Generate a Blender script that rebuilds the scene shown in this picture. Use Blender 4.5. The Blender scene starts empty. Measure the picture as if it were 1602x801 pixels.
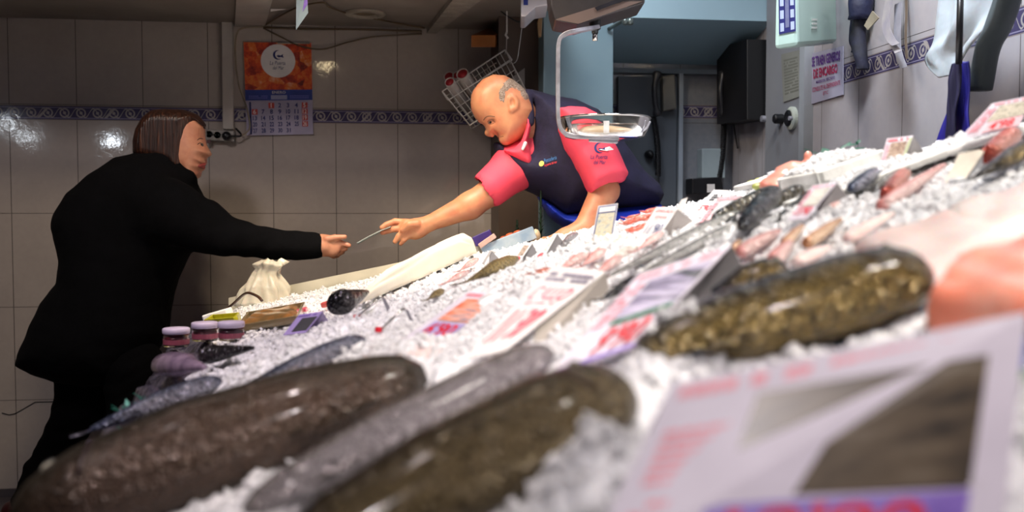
import bpy, math, random
import numpy as np
from mathutils import Vector, Matrix

random.seed(7); rng = np.random.default_rng(7)
SC = bpy.context.scene
COL = SC.collection
# ------------------------------------------------------------------ camera
FPX = 1500.0; YAW = math.radians(7.6); PIT = math.radians(2.5); CAMZ = 1.12
FW = np.array([math.sin(YAW)*math.cos(PIT), math.cos(YAW)*math.cos(PIT), -math.sin(PIT)])
RT = np.array([math.cos(YAW), -math.sin(YAW), 0.0])
UP = np.cross(RT, FW)
C0 = np.array([0.0, 0.0, CAMZ])
cam_d = bpy.data.cameras.new('camera'); cam = bpy.data.objects.new('camera', cam_d); COL.objects.link(cam)
cam.matrix_world = Matrix(((RT[0], UP[0], -FW[0], C0[0]), (RT[1], UP[1], -FW[1], C0[1]), (RT[2], UP[2], -FW[2], C0[2]), (0, 0, 0, 1)))
cam_d.sensor_width = 36; cam_d.lens = 36*FPX/1602; cam_d.clip_start = .02
cam_d.dof.use_dof = True; cam_d.dof.focus_distance = 2.8; cam_d.dof.aperture_fstop = 3.0
SC.camera = cam
SC.view_settings.view_transform = 'Standard'; SC.view_settings.look = 'None'
SC.view_settings.exposure = 0.0; SC.view_settings.gamma = 1.0; SC.view_settings.use_curve_mapping = False
# ------------------------------------------------------------------ world and lamps
W = bpy.data.worlds.new('world'); SC.world = W; W.use_nodes = True
W.node_tree.nodes['Background'].inputs[0].default_value = (.55, .5, .62, 1)
W.node_tree.nodes['Background'].inputs[1].default_value = .10
def lamp(name, loc, aim, power, size, col, kind='AREA', spread=120, sy=None, angle=60, blend=.6):
    l = bpy.data.lights.new(name, kind); o = bpy.data.objects.new(name, l); COL.objects.link(o)
    l.energy = power; l.color = col
    if kind == 'AREA':
        l.size = size; l.spread = math.radians(spread)
        if sy: l.shape = 'RECTANGLE'; l.size_y = sy
    else:
        l.shadow_soft_size = size
        if kind == 'SPOT': l.spot_size = math.radians(angle); l.spot_blend = blend
    o.location = loc
    v = Vector(aim)-Vector(loc)
    o.rotation_euler = v.to_track_quat('-Z', 'Y').to_euler()
    return o
WARM = (1, .83, .62); COOL = (.85, .9, 1.0); NEUT = (1, .93, .84)
lamp('counter_spot', (.10, 2.3, 2.75), (.05, 2.75, 1.0), 200, .12, WARM, 'SPOT', angle=50, blend=.7)
lamp('counter_spot', (.55, 1.6, 2.6), (.75, 1.95, 1.15), 145, .13, NEUT, 'SPOT', angle=60, blend=.7)
lamp('counter_spot', (.75, .5, 2.4), (.62, 1.1, 1.05), 95, .09, NEUT, 'SPOT', angle=62, blend=.7)
lamp('counter_spot', (.1, -.3, 2.2), (.30, .65, .95), 60, .04, (1, .9, .9), 'SPOT', angle=50, blend=.8)
lamp('counter_spot', (-.25, .9, 2.3), (-.15, 1.2, .9), 44, .03, (1, .84, .82), 'SPOT', angle=60, blend=.8)
lamp('counter_spot', (-.65, 1.75, 2.4), (-.5, 2.0, .9), 34, .04, (.9, .76, 1.0), 'SPOT', angle=62, blend=.8)
lamp('face_spot', (-.35, 2.4, 2.35), (.35, 3.2, 1.25), 60, .06, WARM, 'SPOT', angle=52, blend=.8)
lamp('face_spot', (.5, 2.3, 2.0), (-1.05, 3.35, 1.35), 16, .08, (1, .74, .48), 'SPOT', angle=14, blend=.9)
lamp('stall_panel_light', (.55, 2.95, 2.65), (.75, 3.6, 1.4), 7, .3, COOL, 'AREA', spread=120, sy=.5)
lamp('hall_light', (-1.15, 1.2, 2.7), (-1.0, 4.0, 1.2), 15, .3, (1, .9, .9), 'AREA', spread=160, sy=.3)
lamp('hall_light', (-.35, 1.9, 2.7), (-.1, 4.0, 1.4), 13, .4, (1, .82, .6), 'AREA', spread=150, sy=.2)
lamp('wall_side_light', (.95, 2.0, 2.7), (1.5, 2.2, 1.5), 17, .3, COOL, 'AREA', spread=110)
for x_, z_, e_, c_ in ((-3.75, 2.12, 10, (.85, .92, 1)), (-5.1, 2.35, 8, (.85, .92, 1)), (-4.85, 2.18, 8, (.85, .92, 1)), (-.8, 3.25, 5, (1, .78, .45))):
    lamp('hall_ceiling_lamp', (x_, -6, z_), (0, 4, 1.2), e_, .06, c_, 'POINT')

# ------------------------------------------------------------------ geometry helpers
def P(px, py, d):
    return C0 + d*FW + (px-801)*d/FPX*RT + (400.5-py)*d/FPX*UP
def ray(px, py):
    v = FW + (px-801)/FPX*RT + (400.5-py)/FPX*UP
    return v
def on_y(px, py, Y=4.0):
    v = ray(px, py); return C0 + v*((Y-C0[1])/v[1])
def on_x(px, py, X=1.496):
    v = ray(px, py); return C0 + v*((X-C0[0])/v[0])
def on_z(px, py, Z):
    v = ray(px, py); return C0 + v*((Z-C0[2])/v[2])
# counter frame: horizontal camera-yaw frame (a right, b forward)
RH = np.array([math.cos(YAW), -math.sin(YAW), 0]); FH = np.array([math.sin(YAW), math.cos(YAW), 0])
CW = 1.6; BEND = 3.08
def left_a(b): return -.25 - .2387*b
def csurf(f, b):
    S = np.interp(b, [0, 1.6, 2.0, 2.5, 3.1], [.49, .49, .46, .42, .33])
    return .81 + S*f
def cpoint(f, b, dz=0.0):
    a = left_a(b) + f*CW
    return C0*[1, 1, 0] + a*RH + b*FH + np.array([0, 0, csurf(f, b)+dz])
def surf_n(px, py, lift=0.0):
    px = np.atleast_1d(np.asarray(px, float)); py = np.atleast_1d(np.asarray(py, float))
    v = FW[None] + (px[:, None]-801)/FPX*RT + (400.5-py[:, None])/FPX*UP
    t = np.linspace(.2, 3.6, 1400)
    pts = C0 + v[:, None, :]*t[None, :, None]
    a = pts@RH; b = pts@FH; f = (a-left_a(b))/CW
    z = csurf(np.clip(f, -.2, 1.2), b)+lift
    hit = (pts[..., 2] < z) & (f > -.25) & (f < 1.25)
    ix = hit.argmax(1); ix[~hit.any(1)] = -1
    return pts[np.arange(len(px)), ix]
def S(px, py, lift=0.0): return surf_n(px, py, lift)[0]
def dep(p): return float(np.dot(p-C0, FW))
_e = 1e-3
NRM = np.array(-.29*RH + np.array([0, 0, 1.0])); NRM /= np.linalg.norm(NRM)

def mesh(name, verts, faces, m=None, parent=None, smooth=False):
    me = bpy.data.meshes.new(name)
    v = np.asarray(verts, float)
    me.from_pydata([tuple(x) for x in v], [], [tuple(int(i) for i in f) for f in faces])
    if m is not None:
        for mm in (m if isinstance(m, (list, tuple)) else [m]): me.materials.append(mm)
    if smooth: me.polygons.foreach_set('use_smooth', [True]*len(me.polygons))
    me.update()
    o = bpy.data.objects.new(name, me); COL.objects.link(o)
    if parent is not None: o.parent = parent; o.matrix_parent_inverse = parent.matrix_world.inverted()
    return o
def recenter(o):
    """put the object's origin at its base"""
    n = len(o.data.vertices); co = np.empty(n*3); o.data.vertices.foreach_get('co', co); co = co.reshape(-1, 3)
    c = (co.max(0)+co.min(0))/2; c[2] = co[:, 2].min()
    co -= c; o.data.vertices.foreach_set('co', co.ravel()); o.data.update(); o.location = c
    bpy.context.view_layer.update() if False else None
    o.matrix_world = Matrix.Translation(c)
    return o
def tag(o, label, cat, group=None, kind=None):
    o['label'] = label; o['category'] = cat
    if group: o['group'] = group
    if kind: o['kind'] = kind
    return o
def empty(name, loc=(0, 0, 0)):
    o = bpy.data.objects.new(name, None); COL.objects.link(o); o.location = tuple(loc); o.empty_display_size = .05
    o.matrix_world = Matrix.Translation(tuple(loc))
    return o
def struct(o): o['kind'] = 'structure'; return o

KEEP = []
class G:
    """collects shapes into one mesh"""
    def __init__(s): s.v = []; s.f = []
    def add(s, v, f):
        n = len(s.v); s.v += [tuple(x) for x in v]; s.f += [tuple(i+n for i in q) for q in f]; return s
    def box(s, o, x, y, z):
        o, x, y, z = map(np.asarray, (o, x, y, z))
        v = [o, o+x, o+x+y, o+y, o+z, o+x+z, o+x+y+z, o+y+z]
        fl = [(0, 3, 2, 1), (4, 5, 6, 7), (0, 1, 5, 4), (1, 2, 6, 5), (2, 3, 7, 6), (3, 0, 4, 7)]
        if np.dot(np.cross(x, y), z) < 0: fl = [q[::-1] for q in fl]
        return s.add(v, fl)
    def aabox(s, a, b):
        a = np.array(a, float); b = np.array(b, float); d = b-a
        return s.box(a, (d[0], 0, 0), (0, d[1], 0), (0, 0, d[2]))
    def prism(s, pts, off):
        pts = [np.asarray(p, float) for p in pts]; n = len(pts); off = np.asarray(off, float)
        v = pts+[p+off for p in pts]
        f = [tuple(range(n))[::-1], tuple(range(n, 2*n))]+[(i, (i+1) % n, n+(i+1) % n, n+i) for i in range(n)]
        nn = sum(np.cross(pts[i]-pts[0], pts[(i+1) % n]-pts[0]) for i in range(n))
        if np.dot(nn, off) < 0: f = [q[::-1] for q in f]
        return s.add(v, f)
    def tube(s, pts, r, n=8, closed=False):
        pts = [np.asarray(p, float) for p in pts]; m = len(pts)
        rr = r if hasattr(r, '__len__') else [r]*m
        ring = []; up = None
        for i, p in enumerate(pts):
            if closed: t = pts[(i+1) % m]-pts[i-1]
            else: t = pts[min(i+1, m-1)]-pts[max(i-1, 0)]
            t = t/(np.linalg.norm(t)+1e-9)
            if up is None:
                up = np.array([0, 0, 1.0]) if abs(t[2]) < .9 else np.array([1.0, 0, 0])
            u = up-t*np.dot(up, t); u /= np.linalg.norm(u)+1e-9; up = u; w = np.cross(t, u)
            ring.append([p+rr[i]*(math.cos(k*2*math.pi/n)*u+math.sin(k*2*math.pi/n)*w) for k in range(n)])
        v = [x for q in ring for x in q]; f = []
        for i in range(m if closed else m-1):
            j = (i+1) % m
            for k in range(n): f.append((i*n+k, i*n+(k+1) % n, j*n+(k+1) % n, j*n+k))
        if not closed: f += [tuple(range(n))[::-1], tuple((m-1)*n+k for k in range(n))]
        return s.add(v, f)
    def lathe(s, c, prof, ax=(0, 0, 1), n=24, u=None):
        c = np.asarray(c, float); ax = np.asarray(ax, float); ax = ax/np.linalg.norm(ax)
        if u is None: u = np.cross(ax, (0, 0, 1.0)) if abs(ax[2]) < .9 else np.array([1.0, 0, 0])
        u = u-ax*np.dot(u, ax); u = u/np.linalg.norm(u); w = np.cross(ax, u)
        v = []; f = []
        for r, z in prof:
            for k in range(n):
                a = 2*math.pi*k/n; v.append(c+ax*z+r*(math.cos(a)*u+math.sin(a)*w))
        for i in range(len(prof)-1):
            for k in range(n): f.append((i*n+k, i*n+(k+1) % n, (i+1)*n+(k+1) % n, (i+1)*n+k))
        f += [tuple(range(n))[::-1], tuple((len(prof)-1)*n+k for k in range(n))]
        return s.add(v, f)
    def grid(s, fn, nu, nv):
        v = [fn(i/(nu-1), j/(nv-1)) for i in range(nu) for j in range(nv)]
        return s.add(v, [(i*nv+j, (i+1)*nv+j, (i+1)*nv+j+1, i*nv+j+1) for i in range(nu-1) for j in range(nv-1)])
    def build(s, name, m, parent=None, smooth=False, solid=0, bevel=0):
        o = mesh(name, s.v, s.f, m, parent, smooth)
        if solid:
            q = o.modifiers.new('solidify', 'SOLIDIFY'); q.thickness = solid; q.offset = 0
        if bevel:
            q = o.modifiers.new('bevel', 'BEVEL'); q.width = bevel; q.segments = 2; q.limit_method = 'ANGLE'
        return o
def thing(o, label, cat, group=None):
    return tag(o, label, cat, group)

# ------------------------------------------------------------------ materials
def lin(c):
    if isinstance(c, str): c = [int(c[i:i+2], 16)/255 for i in (0, 2, 4)]
    return tuple(x/12.92 if x <= .04045 else ((x+.055)/1.055)**2.4 for x in c)+(1.0,)
class NT:
    def __init__(s, name):
        s.m = bpy.data.materials.new(name); s.m.use_nodes = True; s.t = s.m.node_tree; s.n = s.t.nodes
        s.b = s.n['Principled BSDF']; s.out = s.n['Material Output']
    def node(s, typ, **k):
        q = s.n.new(typ)
        for a, b in k.items(): setattr(q, a, b)
        return q
    def L(s, a, b): s.t.links.new(a, b)
    def math(s, op, a, b=None, c=None, clamp=False):
        q = s.node('ShaderNodeMath', operation=op); q.use_clamp = clamp
        for i, x in enumerate((a, b, c)):
            if x is None: continue
            if isinstance(x, (int, float)): q.inputs[i].default_value = x
            else: s.L(x, q.inputs[i])
        return q.outputs[0]
    def mix(s, f, a, b):
        q = s.node('ShaderNodeMix', data_type='RGBA')
        for i, x in ((0, f), (6, a), (7, b)):
            if isinstance(x, (int, float)): q.inputs[i].default_value = x
            elif isinstance(x, tuple): q.inputs[i].default_value = x
            else: s.L(x, q.inputs[i])
        return q.outputs[2]
    def noise(s, co, scale, detail=3, rough=.5):
        q = s.node('ShaderNodeTexNoise'); q.inputs['Scale'].default_value = scale; q.inputs['Detail'].default_value = detail
        q.inputs['Roughness'].default_value = rough
        s.L(co, q.inputs['Vector']); return q.outputs[0]
    def ramp(s, f, stops):
        q = s.node('ShaderNodeValToRGB'); e = q.color_ramp.elements
        while len(e) < len(stops): e.new(.5)
        for i, (p, c) in enumerate(stops): e[i].position = p; e[i].color = c
        s.L(f, q.inputs[0]); return q.outputs[0]
    def bump(s, h, st, dist=.01):
        q = s.node('ShaderNodeBump'); q.inputs['Strength'].default_value = st; q.inputs['Distance'].default_value = dist
        s.L(h, q.inputs['Height']); s.L(q.outputs[0], s.b.inputs['Normal'])
_M = {}
def M(name, c, r=.5, me=0, noise=None, bump=None, sss=0, tr=0, c2=None, coat=0, emit=0, ior=None, spec=None):
    if name in _M: return _M[name]
    t = NT(name); b = t.b
    b.inputs['Base Color'].default_value = lin(c); b.inputs['Roughness'].default_value = r; b.inputs['Metallic'].default_value = me
    geo = t.node('ShaderNodeTexCoord').outputs['Object']
    if noise:
        f = t.noise(geo, noise[0], 4)
        f = t.ramp(f, [(.35, (0, 0, 0, 1)), (.68, (1, 1, 1, 1))])
        c2l = lin(c2) if c2 else tuple(x*.75 for x in lin(c)[:3])+(1,)
        q = t.mix(f, lin(c), c2l); t.L(q, b.inputs['Base Color'])
    if bump: t.bump(t.noise(geo, bump[0], 3), bump[1], bump[2] if len(bump) > 2 else .003)
    if sss:
        b.inputs['Subsurface Weight'].default_value = sss; b.inputs['Subsurface Radius'].default_value = (1, .4, .25); b.inputs['Subsurface Scale'].default_value = .01
    if tr: b.inputs['Transmission Weight'].default_value = tr
    if ior: b.inputs['IOR'].default_value = ior
    if spec is not None: b.inputs['Specular IOR Level'].default_value = spec
    if coat: b.inputs['Coat Weight'].default_value = coat; b.inputs['Coat Roughness'].default_value = .08
    _M[name] = t.m; return t.m

def tile_mat(name, axis, tw, th, z0, bz0, bz1, u0, base='a89c93', joint='4a423e'):
    """glazed wall tiles with a scroll border; axis is the horizontal world axis"""
    t = NT(name); b = t.b
    pos = t.node('ShaderNodeNewGeometry').outputs['Position']
    sp = t.node('ShaderNodeSeparateXYZ'); t.L(pos, sp.inputs[0])
    u = t.math('ADD', sp.outputs[axis], 50-u0); z = sp.outputs[2]
    above = t.math('GREATER_THAN', z, bz0)
    zz = t.math('SUBTRACT', z, t.math('MULTIPLY', above, bz1-bz0))
    fu = t.math('MODULO', u, tw); fz = t.math('MODULO', t.math('ADD', zz, 40*th-z0), th)
    ju = t.math('MAXIMUM', t.math('LESS_THAN', fu, .0022), t.math('GREATER_THAN', fu, tw-.0006))
    jz = t.math('LESS_THAN', fz, .0022)
    inb = t.math('MULTIPLY', t.math('GREATER_THAN', z, bz0), t.math('LESS_THAN', z, bz1))
    j = t.math('MAXIMUM', ju, jz)
    j = t.math('MULTIPLY', j, t.math('SUBTRACT', 1, inb))
    n = t.noise(pos, 6, 5, .65); n2 = t.noise(pos, 45, 4)
    col = t.mix(t.math('MULTIPLY', n, 1.0), tuple(x*1.12 for x in lin(base)[:3])+(1,), tuple(x*.78 for x in lin(base)[:3])+(1,))
    col = t.mix(t.math('MULTIPLY', n2, .25), col, lin('c9bdb0'))
    col = t.mix(j, col, lin(joint))
    # border scrolls
    p = .062; h = bz1-bz0; zc = (bz0+bz1)/2
    ub = t.math('SUBTRACT', t.math('MODULO', u, p), p/2); vb = t.math('SUBTRACT', z, zc)
    rr = t.math('SQRT', t.math('ADD', t.math('MULTIPLY', ub, ub), t.math('MULTIPLY', vb, vb)))
    ring = t.math('LESS_THAN', t.math('ABSOLUTE', t.math('SUBTRACT', rr, .016)), .0028)
    dot = t.math('LESS_THAN', rr, .006)
    sw = t.math('SINE', t.math('MULTIPLY', u, 2*math.pi/p))
    swl = t.math('LESS_THAN', t.math('ABSOLUTE', t.math('SUBTRACT', vb, t.math('MULTIPLY', sw, h*.3))), .0025)
    fb = t.math('MODULO', t.math('ADD', u, t.math('MULTIPLY', vb, -.9)), tw)
    dia = t.math('LESS_THAN', t.math('ABSOLUTE', t.math('SUBTRACT', fb, tw/2)), .006)
    orn = t.math('MAXIMUM', t.math('MAXIMUM', ring, dot), t.math('MAXIMUM', swl, dia))
    av = t.math('ABSOLUTE', vb)
    rim = t.math('GREATER_THAN', av, h/2-.003)
    line = t.math('MULTIPLY', t.math('GREATER_THAN', av, h/2-.010), t.math('LESS_THAN', av, h/2-.007))
    orn = t.math('MULTIPLY', orn, t.math('LESS_THAN', av, h/2-.010))
    bc = t.mix(orn, lin('453f5e'), lin('a39c98'))
    bc = t.mix(line, bc, lin('8d87a0')); bc = t.mix(rim, bc, lin('8a7f78'))
    col = t.mix(inb, col, bc)
    t.L(col, b.inputs['Base Color'])
    t.L(t.math('ADD', t.math('MULTIPLY', n, .12), t.math('MULTIPLY', j, .4)), b.inputs['Roughness'])
    hh = t.math('SUBTRACT', t.math('MULTIPLY', n, .35), j)
    t.bump(hh, .35, .004)
    return t.m
def ice_mat():
    t = NT('crushed_ice'); b = t.b
    co = t.node('ShaderNodeTexCoord').outputs['Object']
    v = t.node('ShaderNodeTexVoronoi'); v.inputs['Scale'].default_value = 95; t.L(co, v.inputs['Vector'])
    n = t.noise(co, 60, 4)
    col = t.mix(n, lin('f8f7f7'), lin('e2e3e8')); t.L(col, b.inputs['Base Color'])
    b.inputs['Roughness'].default_value = .22
    b.inputs['Subsurface Weight'].default_value = .6; b.inputs['Subsurface Radius'].default_value = (.9, .95, 1); b.inputs['Subsurface Scale'].default_value = .02
    t.bump(t.math('ADD', v.outputs['Distance'], n), .8, .006)
    return t.m
def fish_mat(name, back, belly, spots=120, rough=.22, metal=.25, mid=None, dark=None, bandw=.5, amt=.5, bump=.9, coat=.15):
    if name in _M: return _M[name]
    t = NT(name); b = t.b
    tc = t.node('ShaderNodeTexCoord'); gen = tc.outputs['Generated']; ob = tc.outputs['Object']
    sp = t.node('ShaderNodeSeparateXYZ'); t.L(gen, sp.inputs[0])
    n = t.noise(ob, 22, 5)
    y = t.math('ADD', sp.outputs[1], t.math('MULTIPLY', t.math('SUBTRACT', n, .5), .28))
    col = t.ramp(y, [(.12, lin(belly)), (bandw-.12, lin(mid or belly)), (bandw+.12, lin(back)), (1, lin(back))])
    v = t.node('ShaderNodeTexVoronoi'); v.inputs['Scale'].default_value = spots; t.L(ob, v.inputs['Vector'])
    sc = t.ramp(v.outputs['Distance'], [(.15, (0, 0, 0, 1)), (.7, (1, 1, 1, 1))])
    n3 = t.noise(ob, spots*.5, 3)
    dk = lin(dark) if dark else tuple(x*.35 for x in lin(back)[:3])+(1,)
    col = t.mix(t.math('MULTIPLY', t.math('MULTIPLY', sc, n3), amt*1.6, clamp=True), col, dk)
    t.L(col, b.inputs['Base Color'])
    b.inputs['Metallic'].default_value = metal; b.inputs['Roughness'].default_value = rough
    b.inputs['Coat Weight'].default_value = coat; b.inputs['Coat Roughness'].default_value = .1
    t.bump(t.math('ADD', t.math('ADD', v.outputs['Distance'], n3), t.math('MULTIPLY', n, 1.5)), bump, .006)
    _M[name] = t.m; return t.m

white_pl = M('white_plastic', 'dcdcd6', .45, noise=(8, 0), c2='c4c4be')
foam = M('white_foam', 'f0efec', .7, noise=(30, 0), c2='dddcd8', bump=(200, .3))
paper = M('card_paper', 'd9d2de', .55, noise=(14, 0), c2='cbc4d0')
papw = M('card_white', 'e6e2e0', .6, noise=(14, 0), c2='d6d2d0')
pback = M('card_back', '8f8b8c', .7, noise=(10, 0), c2='7b7778')
red = M('red_ink', 'd8142c', .5, noise=(60, 0), c2='c01024')
pink = M('pink_print', 'e79aa6', .5, noise=(90, 0), c2='dd8290')
purple = M('purple_print', '8a6fc0', .5, noise=(60, 0), c2='7558ae')
navyi = M('navy_ink', '222a6e', .5, noise=(60, 0), c2='1a2058')
blacki = M('black_ink', '1e1e26', .5, noise=(60, 0), c2='15151c')
metal = M('brushed_steel', 'b9b9c2', .38, .55, noise=(40, 0), c2='9a9aa2')
chrome = M('polished_steel', 'd6d4d0', .1, 1, noise=(20, 0), c2='c2c0bc')
blackp = M('black_plastic', '101013', .35, noise=(20, 0), c2='18181c')
wire_w = M('white_wire', 'cfcac2', .35, noise=(30, 0), c2='b5b0a8')
ice = ice_mat()
def glass_mat(name, c='ffffff', rough=.05):
    t = NT(name); b = t.b
    b.inputs['Base Color'].default_value = lin(c); b.inputs['Roughness'].default_value = rough
    b.inputs['Transmission Weight'].default_value = 1; b.inputs['IOR'].default_value = 1.3
    n = t.noise(t.node('ShaderNodeTexCoord').outputs['Object'], 30); t.bump(n, .1, .002)
    return t.m
clear = glass_mat('clear_plastic')

# ------------------------------------------------------------------ room
WY = 4.0; WX = 1.496; CZ = 1.885
tiles_back = tile_mat('wall_tiles', 0, .2515, .37, .012, 1.49, 1.548, on_y(103, 340)[0], base='a89e96')
tiles_right = tile_mat('wall_tiles_right', 1, .26, .37, .08, 1.545, 1.612, on_x(1388, 250)[1], base='aca8ac')
tiles_niche_shaded = tile_mat('wall_tiles_niche_shaded', 0, .25, .37, .03, 1.53, 1.588, on_y(1063, 250)[0], base='747a84')  # pale wall tiles in a darker base: the alcove's shade is in the colour
g = G().aabox((-3.2, WY, -.02), (on_y(848, 300)[0], WY+.12, 2.3)); struct(g.build('wall_back', tiles_back))
g = G().aabox((on_y(848, 300)[0], WY, -.02), (WX+.12, WY+.12, 2.3)); struct(g.build('wall_back_alcove', tiles_niche_shaded))
g = G().aabox((WX, -.8, -.02), (WX+.12, WY, 3.0)); struct(g.build('wall_right', tiles_right))
g = G().aabox((-3.32, 1.2, -.02), (-3.2, WY+.12, 3.0)); struct(g.build('wall_left', M('hall_plaster', '6d6468', .8, noise=(3, 0))))
floor_m = M('floor_tiles', '5a5254', .35, noise=(5, 0), c2='4a4446')
g = G().aabox((-3.3, -1, -.06), (WX+.1, WY+.1, 0)); struct(g.build('floor', floor_m))
ceil_m = M('ceiling_paint', '8e857c', .75, noise=(4, 0), c2='7d756d')
g = G().aabox((-3.2, 3.05, CZ), (on_y(848, 60)[0], WY, CZ+.1)); struct(g.build('ceiling', ceil_m))
# ceiling panel joints and diagonal battens
def ceil_strip(name, pts, th, m):
    q = [on_z(px, py, CZ-.0005) for px, py in pts]
    return struct(G().prism(q, (0, 0, -th)).build(name, m))
ceil_strip('trim_1', [(367, 42), (413, 42), (428, -12), (370, -12)], .012, M('light_batten', 'b3aca4', .6, noise=(6, 0)))
ceil_strip('trim_2', [(664, 49), (676, 49), (760, -14), (712, -14)], .02, M('plaster_batten', '9d958a', .8, noise=(20, 0), bump=(40, .8, .01)))
jm = M('joint_dark', '4a4038', .8, noise=(9, 0))
for px in (511, 609):
    pass
# white vertical trunking, reaching the ceiling
a = on_y(350, 203); b_ = on_y(367, 203)
g = G().aabox((a[0], WY-.03, a[2]), (b_[0], WY, CZ)); o = g.build('cable_trunking', M('trunking_white', 'b5aea6', .5, noise=(6, 0)), bevel=.003)
thing(o, 'vertical white cable trunking on the tiled wall beside the calendar', 'trunking')
# brown pillar + blue grey panel + lintel
pr = P(1035, 200, 3.62)
xa = on_y(772, 200, 3.93)[0]; xb = on_y(850, 200, 3.6)[0]; xc_ = on_y(959, 200, 3.6)[0]
g = G().aabox((on_y(770, 200, 3.95)[0], 3.72, 0), (xb+.02, WY, CZ)); struct(g.build('wall_pillar', M('brown_laminate', '57463a', .5, noise=(7, 0), c2='4a3b30')))
panel = M('steel_blue_panel', '8fa9b0', .35, me=.15, noise=(2.5, 0), c2='7f9aa6')
g = G().aabox((xb, 3.6, 0), (xc_, 3.72, 2.3)); struct(g.build('wall_partition', panel, bevel=.003))
zl = on_y(1080, 30, 3.6)[2]
g = G().add([(xc_, 3.6, zl), (WX, 3.6, zl), (WX, 4.0, 1.76), (xc_, 4.0, 1.76), (xc_, 3.6, 2.3), (WX, 3.6, 2.3), (WX, 4.0, 2.3), (xc_, 4.0, 2.3)],
      [(0, 3, 2, 1), (4, 5, 6, 7), (0, 1, 5, 4), (1, 2, 6, 5), (2, 3, 7, 6), (3, 0, 4, 7)])
struct(g.build('wall_lintel', [M('lintel_paint', '9dbcca', .6, noise=(2, 0), c2='93b2c2')]))
g = G().aabox((xc_, 3.965, 1.715), (on_y(1142, 90)[0], 4.0, 1.735)); struct(g.build('trim_3', M('alcove_trim', '7d8890', .5, noise=(5, 0))))
# alcove door jamb and door leaf
doorm = M('alcove_door_shaded', '555c64', .5, noise=(3, 0), c2='4c535b')  # door colours lowered, with the dimness under the lintel painted in
a = on_y(965, 100); b_ = on_y(1056, 100)
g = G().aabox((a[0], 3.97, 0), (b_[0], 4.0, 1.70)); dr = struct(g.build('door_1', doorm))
g = G().lathe(on_y(1014, 242, 3.97), [(.001, 0), (.018, .002), (.02, .02), (.012, .04), (.001, .045)], ax=(0, -1, 0)); g.build('door_handle', blackp, dr, smooth=True)
a = on_y(1058, 100)
g = G().aabox((a[0], 3.955, 0), (a[0]+.018, 4.0, 1.715)); struct(g.build('trim_4', M('jamb_light', '96a0aa', .45, noise=(5, 0))))
# right wall door (flush) with bright edge
p0 = on_x(1205, 200); p1 = on_x(1262, 200)
g = G().aabox((WX-.02, p1[1], 0), (WX, p0[1], 2.05)); dr2 = struct(g.build('door_2', M('white_door', '8b8d90', .5, noise=(3, 0), c2='7c7e84')))
def disc_x(px, py, r, off, m, name, parent, prof=None, ry=1):
    c = on_x(px, py, WX-.02)
    return G().lathe(c, prof or [(r, 0), (r, off), (r*.8, off+.004)], ax=(-1, 0, 0)).build(name, m, parent, smooth=False)
disc_x(1241, 185, .042, .012, M('lock_rim', 'b9c0b4', .4), 'lock_rim', dr2)
disc_x(1240, 185, .030, .020, blackp, 'lock_cover', dr2)
disc_x(1224, 186, .018, .03, blackp, 'door_knob', dr2)
q = on_x(1239, 185, WX-.045)
G().lathe(q, [(.001, 0), (.008, 0), (.008, .012), (.001, .012)], ax=(-1, 0, 0)).build('lock_key', metal, dr2)
pj = on_x(1268, 200)
g = G().aabox((WX-.035, pj[1]-.02, 0), (WX, pj[1]+.02, 2.05)); struct(g.build('trim_5', M('door_edge_white', 'a5abb0', .4, noise=(5, 0))))
g = G().aabox((-3.2, WY-.015, 0), (xa, WY, .03)); struct(g.build('baseboard_back', M('skirting', '4a4448', .6, noise=(5, 0))))

# ------------------------------------------------------------------ text helper
_T = {}
def textmesh(s, bold=0.0, shear=0.0):
    k = (s, bold, shear)
    if k in _T: return _T[k]
    c = bpy.data.curves.new('t', 'FONT'); c.body = s; c.size = 1; c.offset = bold; c.shear = shear; c.resolution_u = 3; c.align_x = 'CENTER'
    o = bpy.data.objects.new('t', c); COL.objects.link(o)
    dg = bpy.context.evaluated_depsgraph_get(); dg.update()
    me = bpy.data.meshes.new_from_object(o.evaluated_get(dg))
    v = np.array([x.co[:] for x in me.vertices]) if len(me.vertices) else np.zeros((1, 3))
    f = [tuple(p.vertices) for p in me.polygons]
    bpy.data.objects.remove(o); bpy.data.curves.remove(c); bpy.data.meshes.remove(me)
    mn = v.min(0); mx = v.max(0); v = (v-mn)/np.maximum(mx-mn, 1e-6)
    _T[k] = (v[:, :2], f, (mx-mn)[0]/(mx-mn)[1]); return _T[k]
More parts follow.
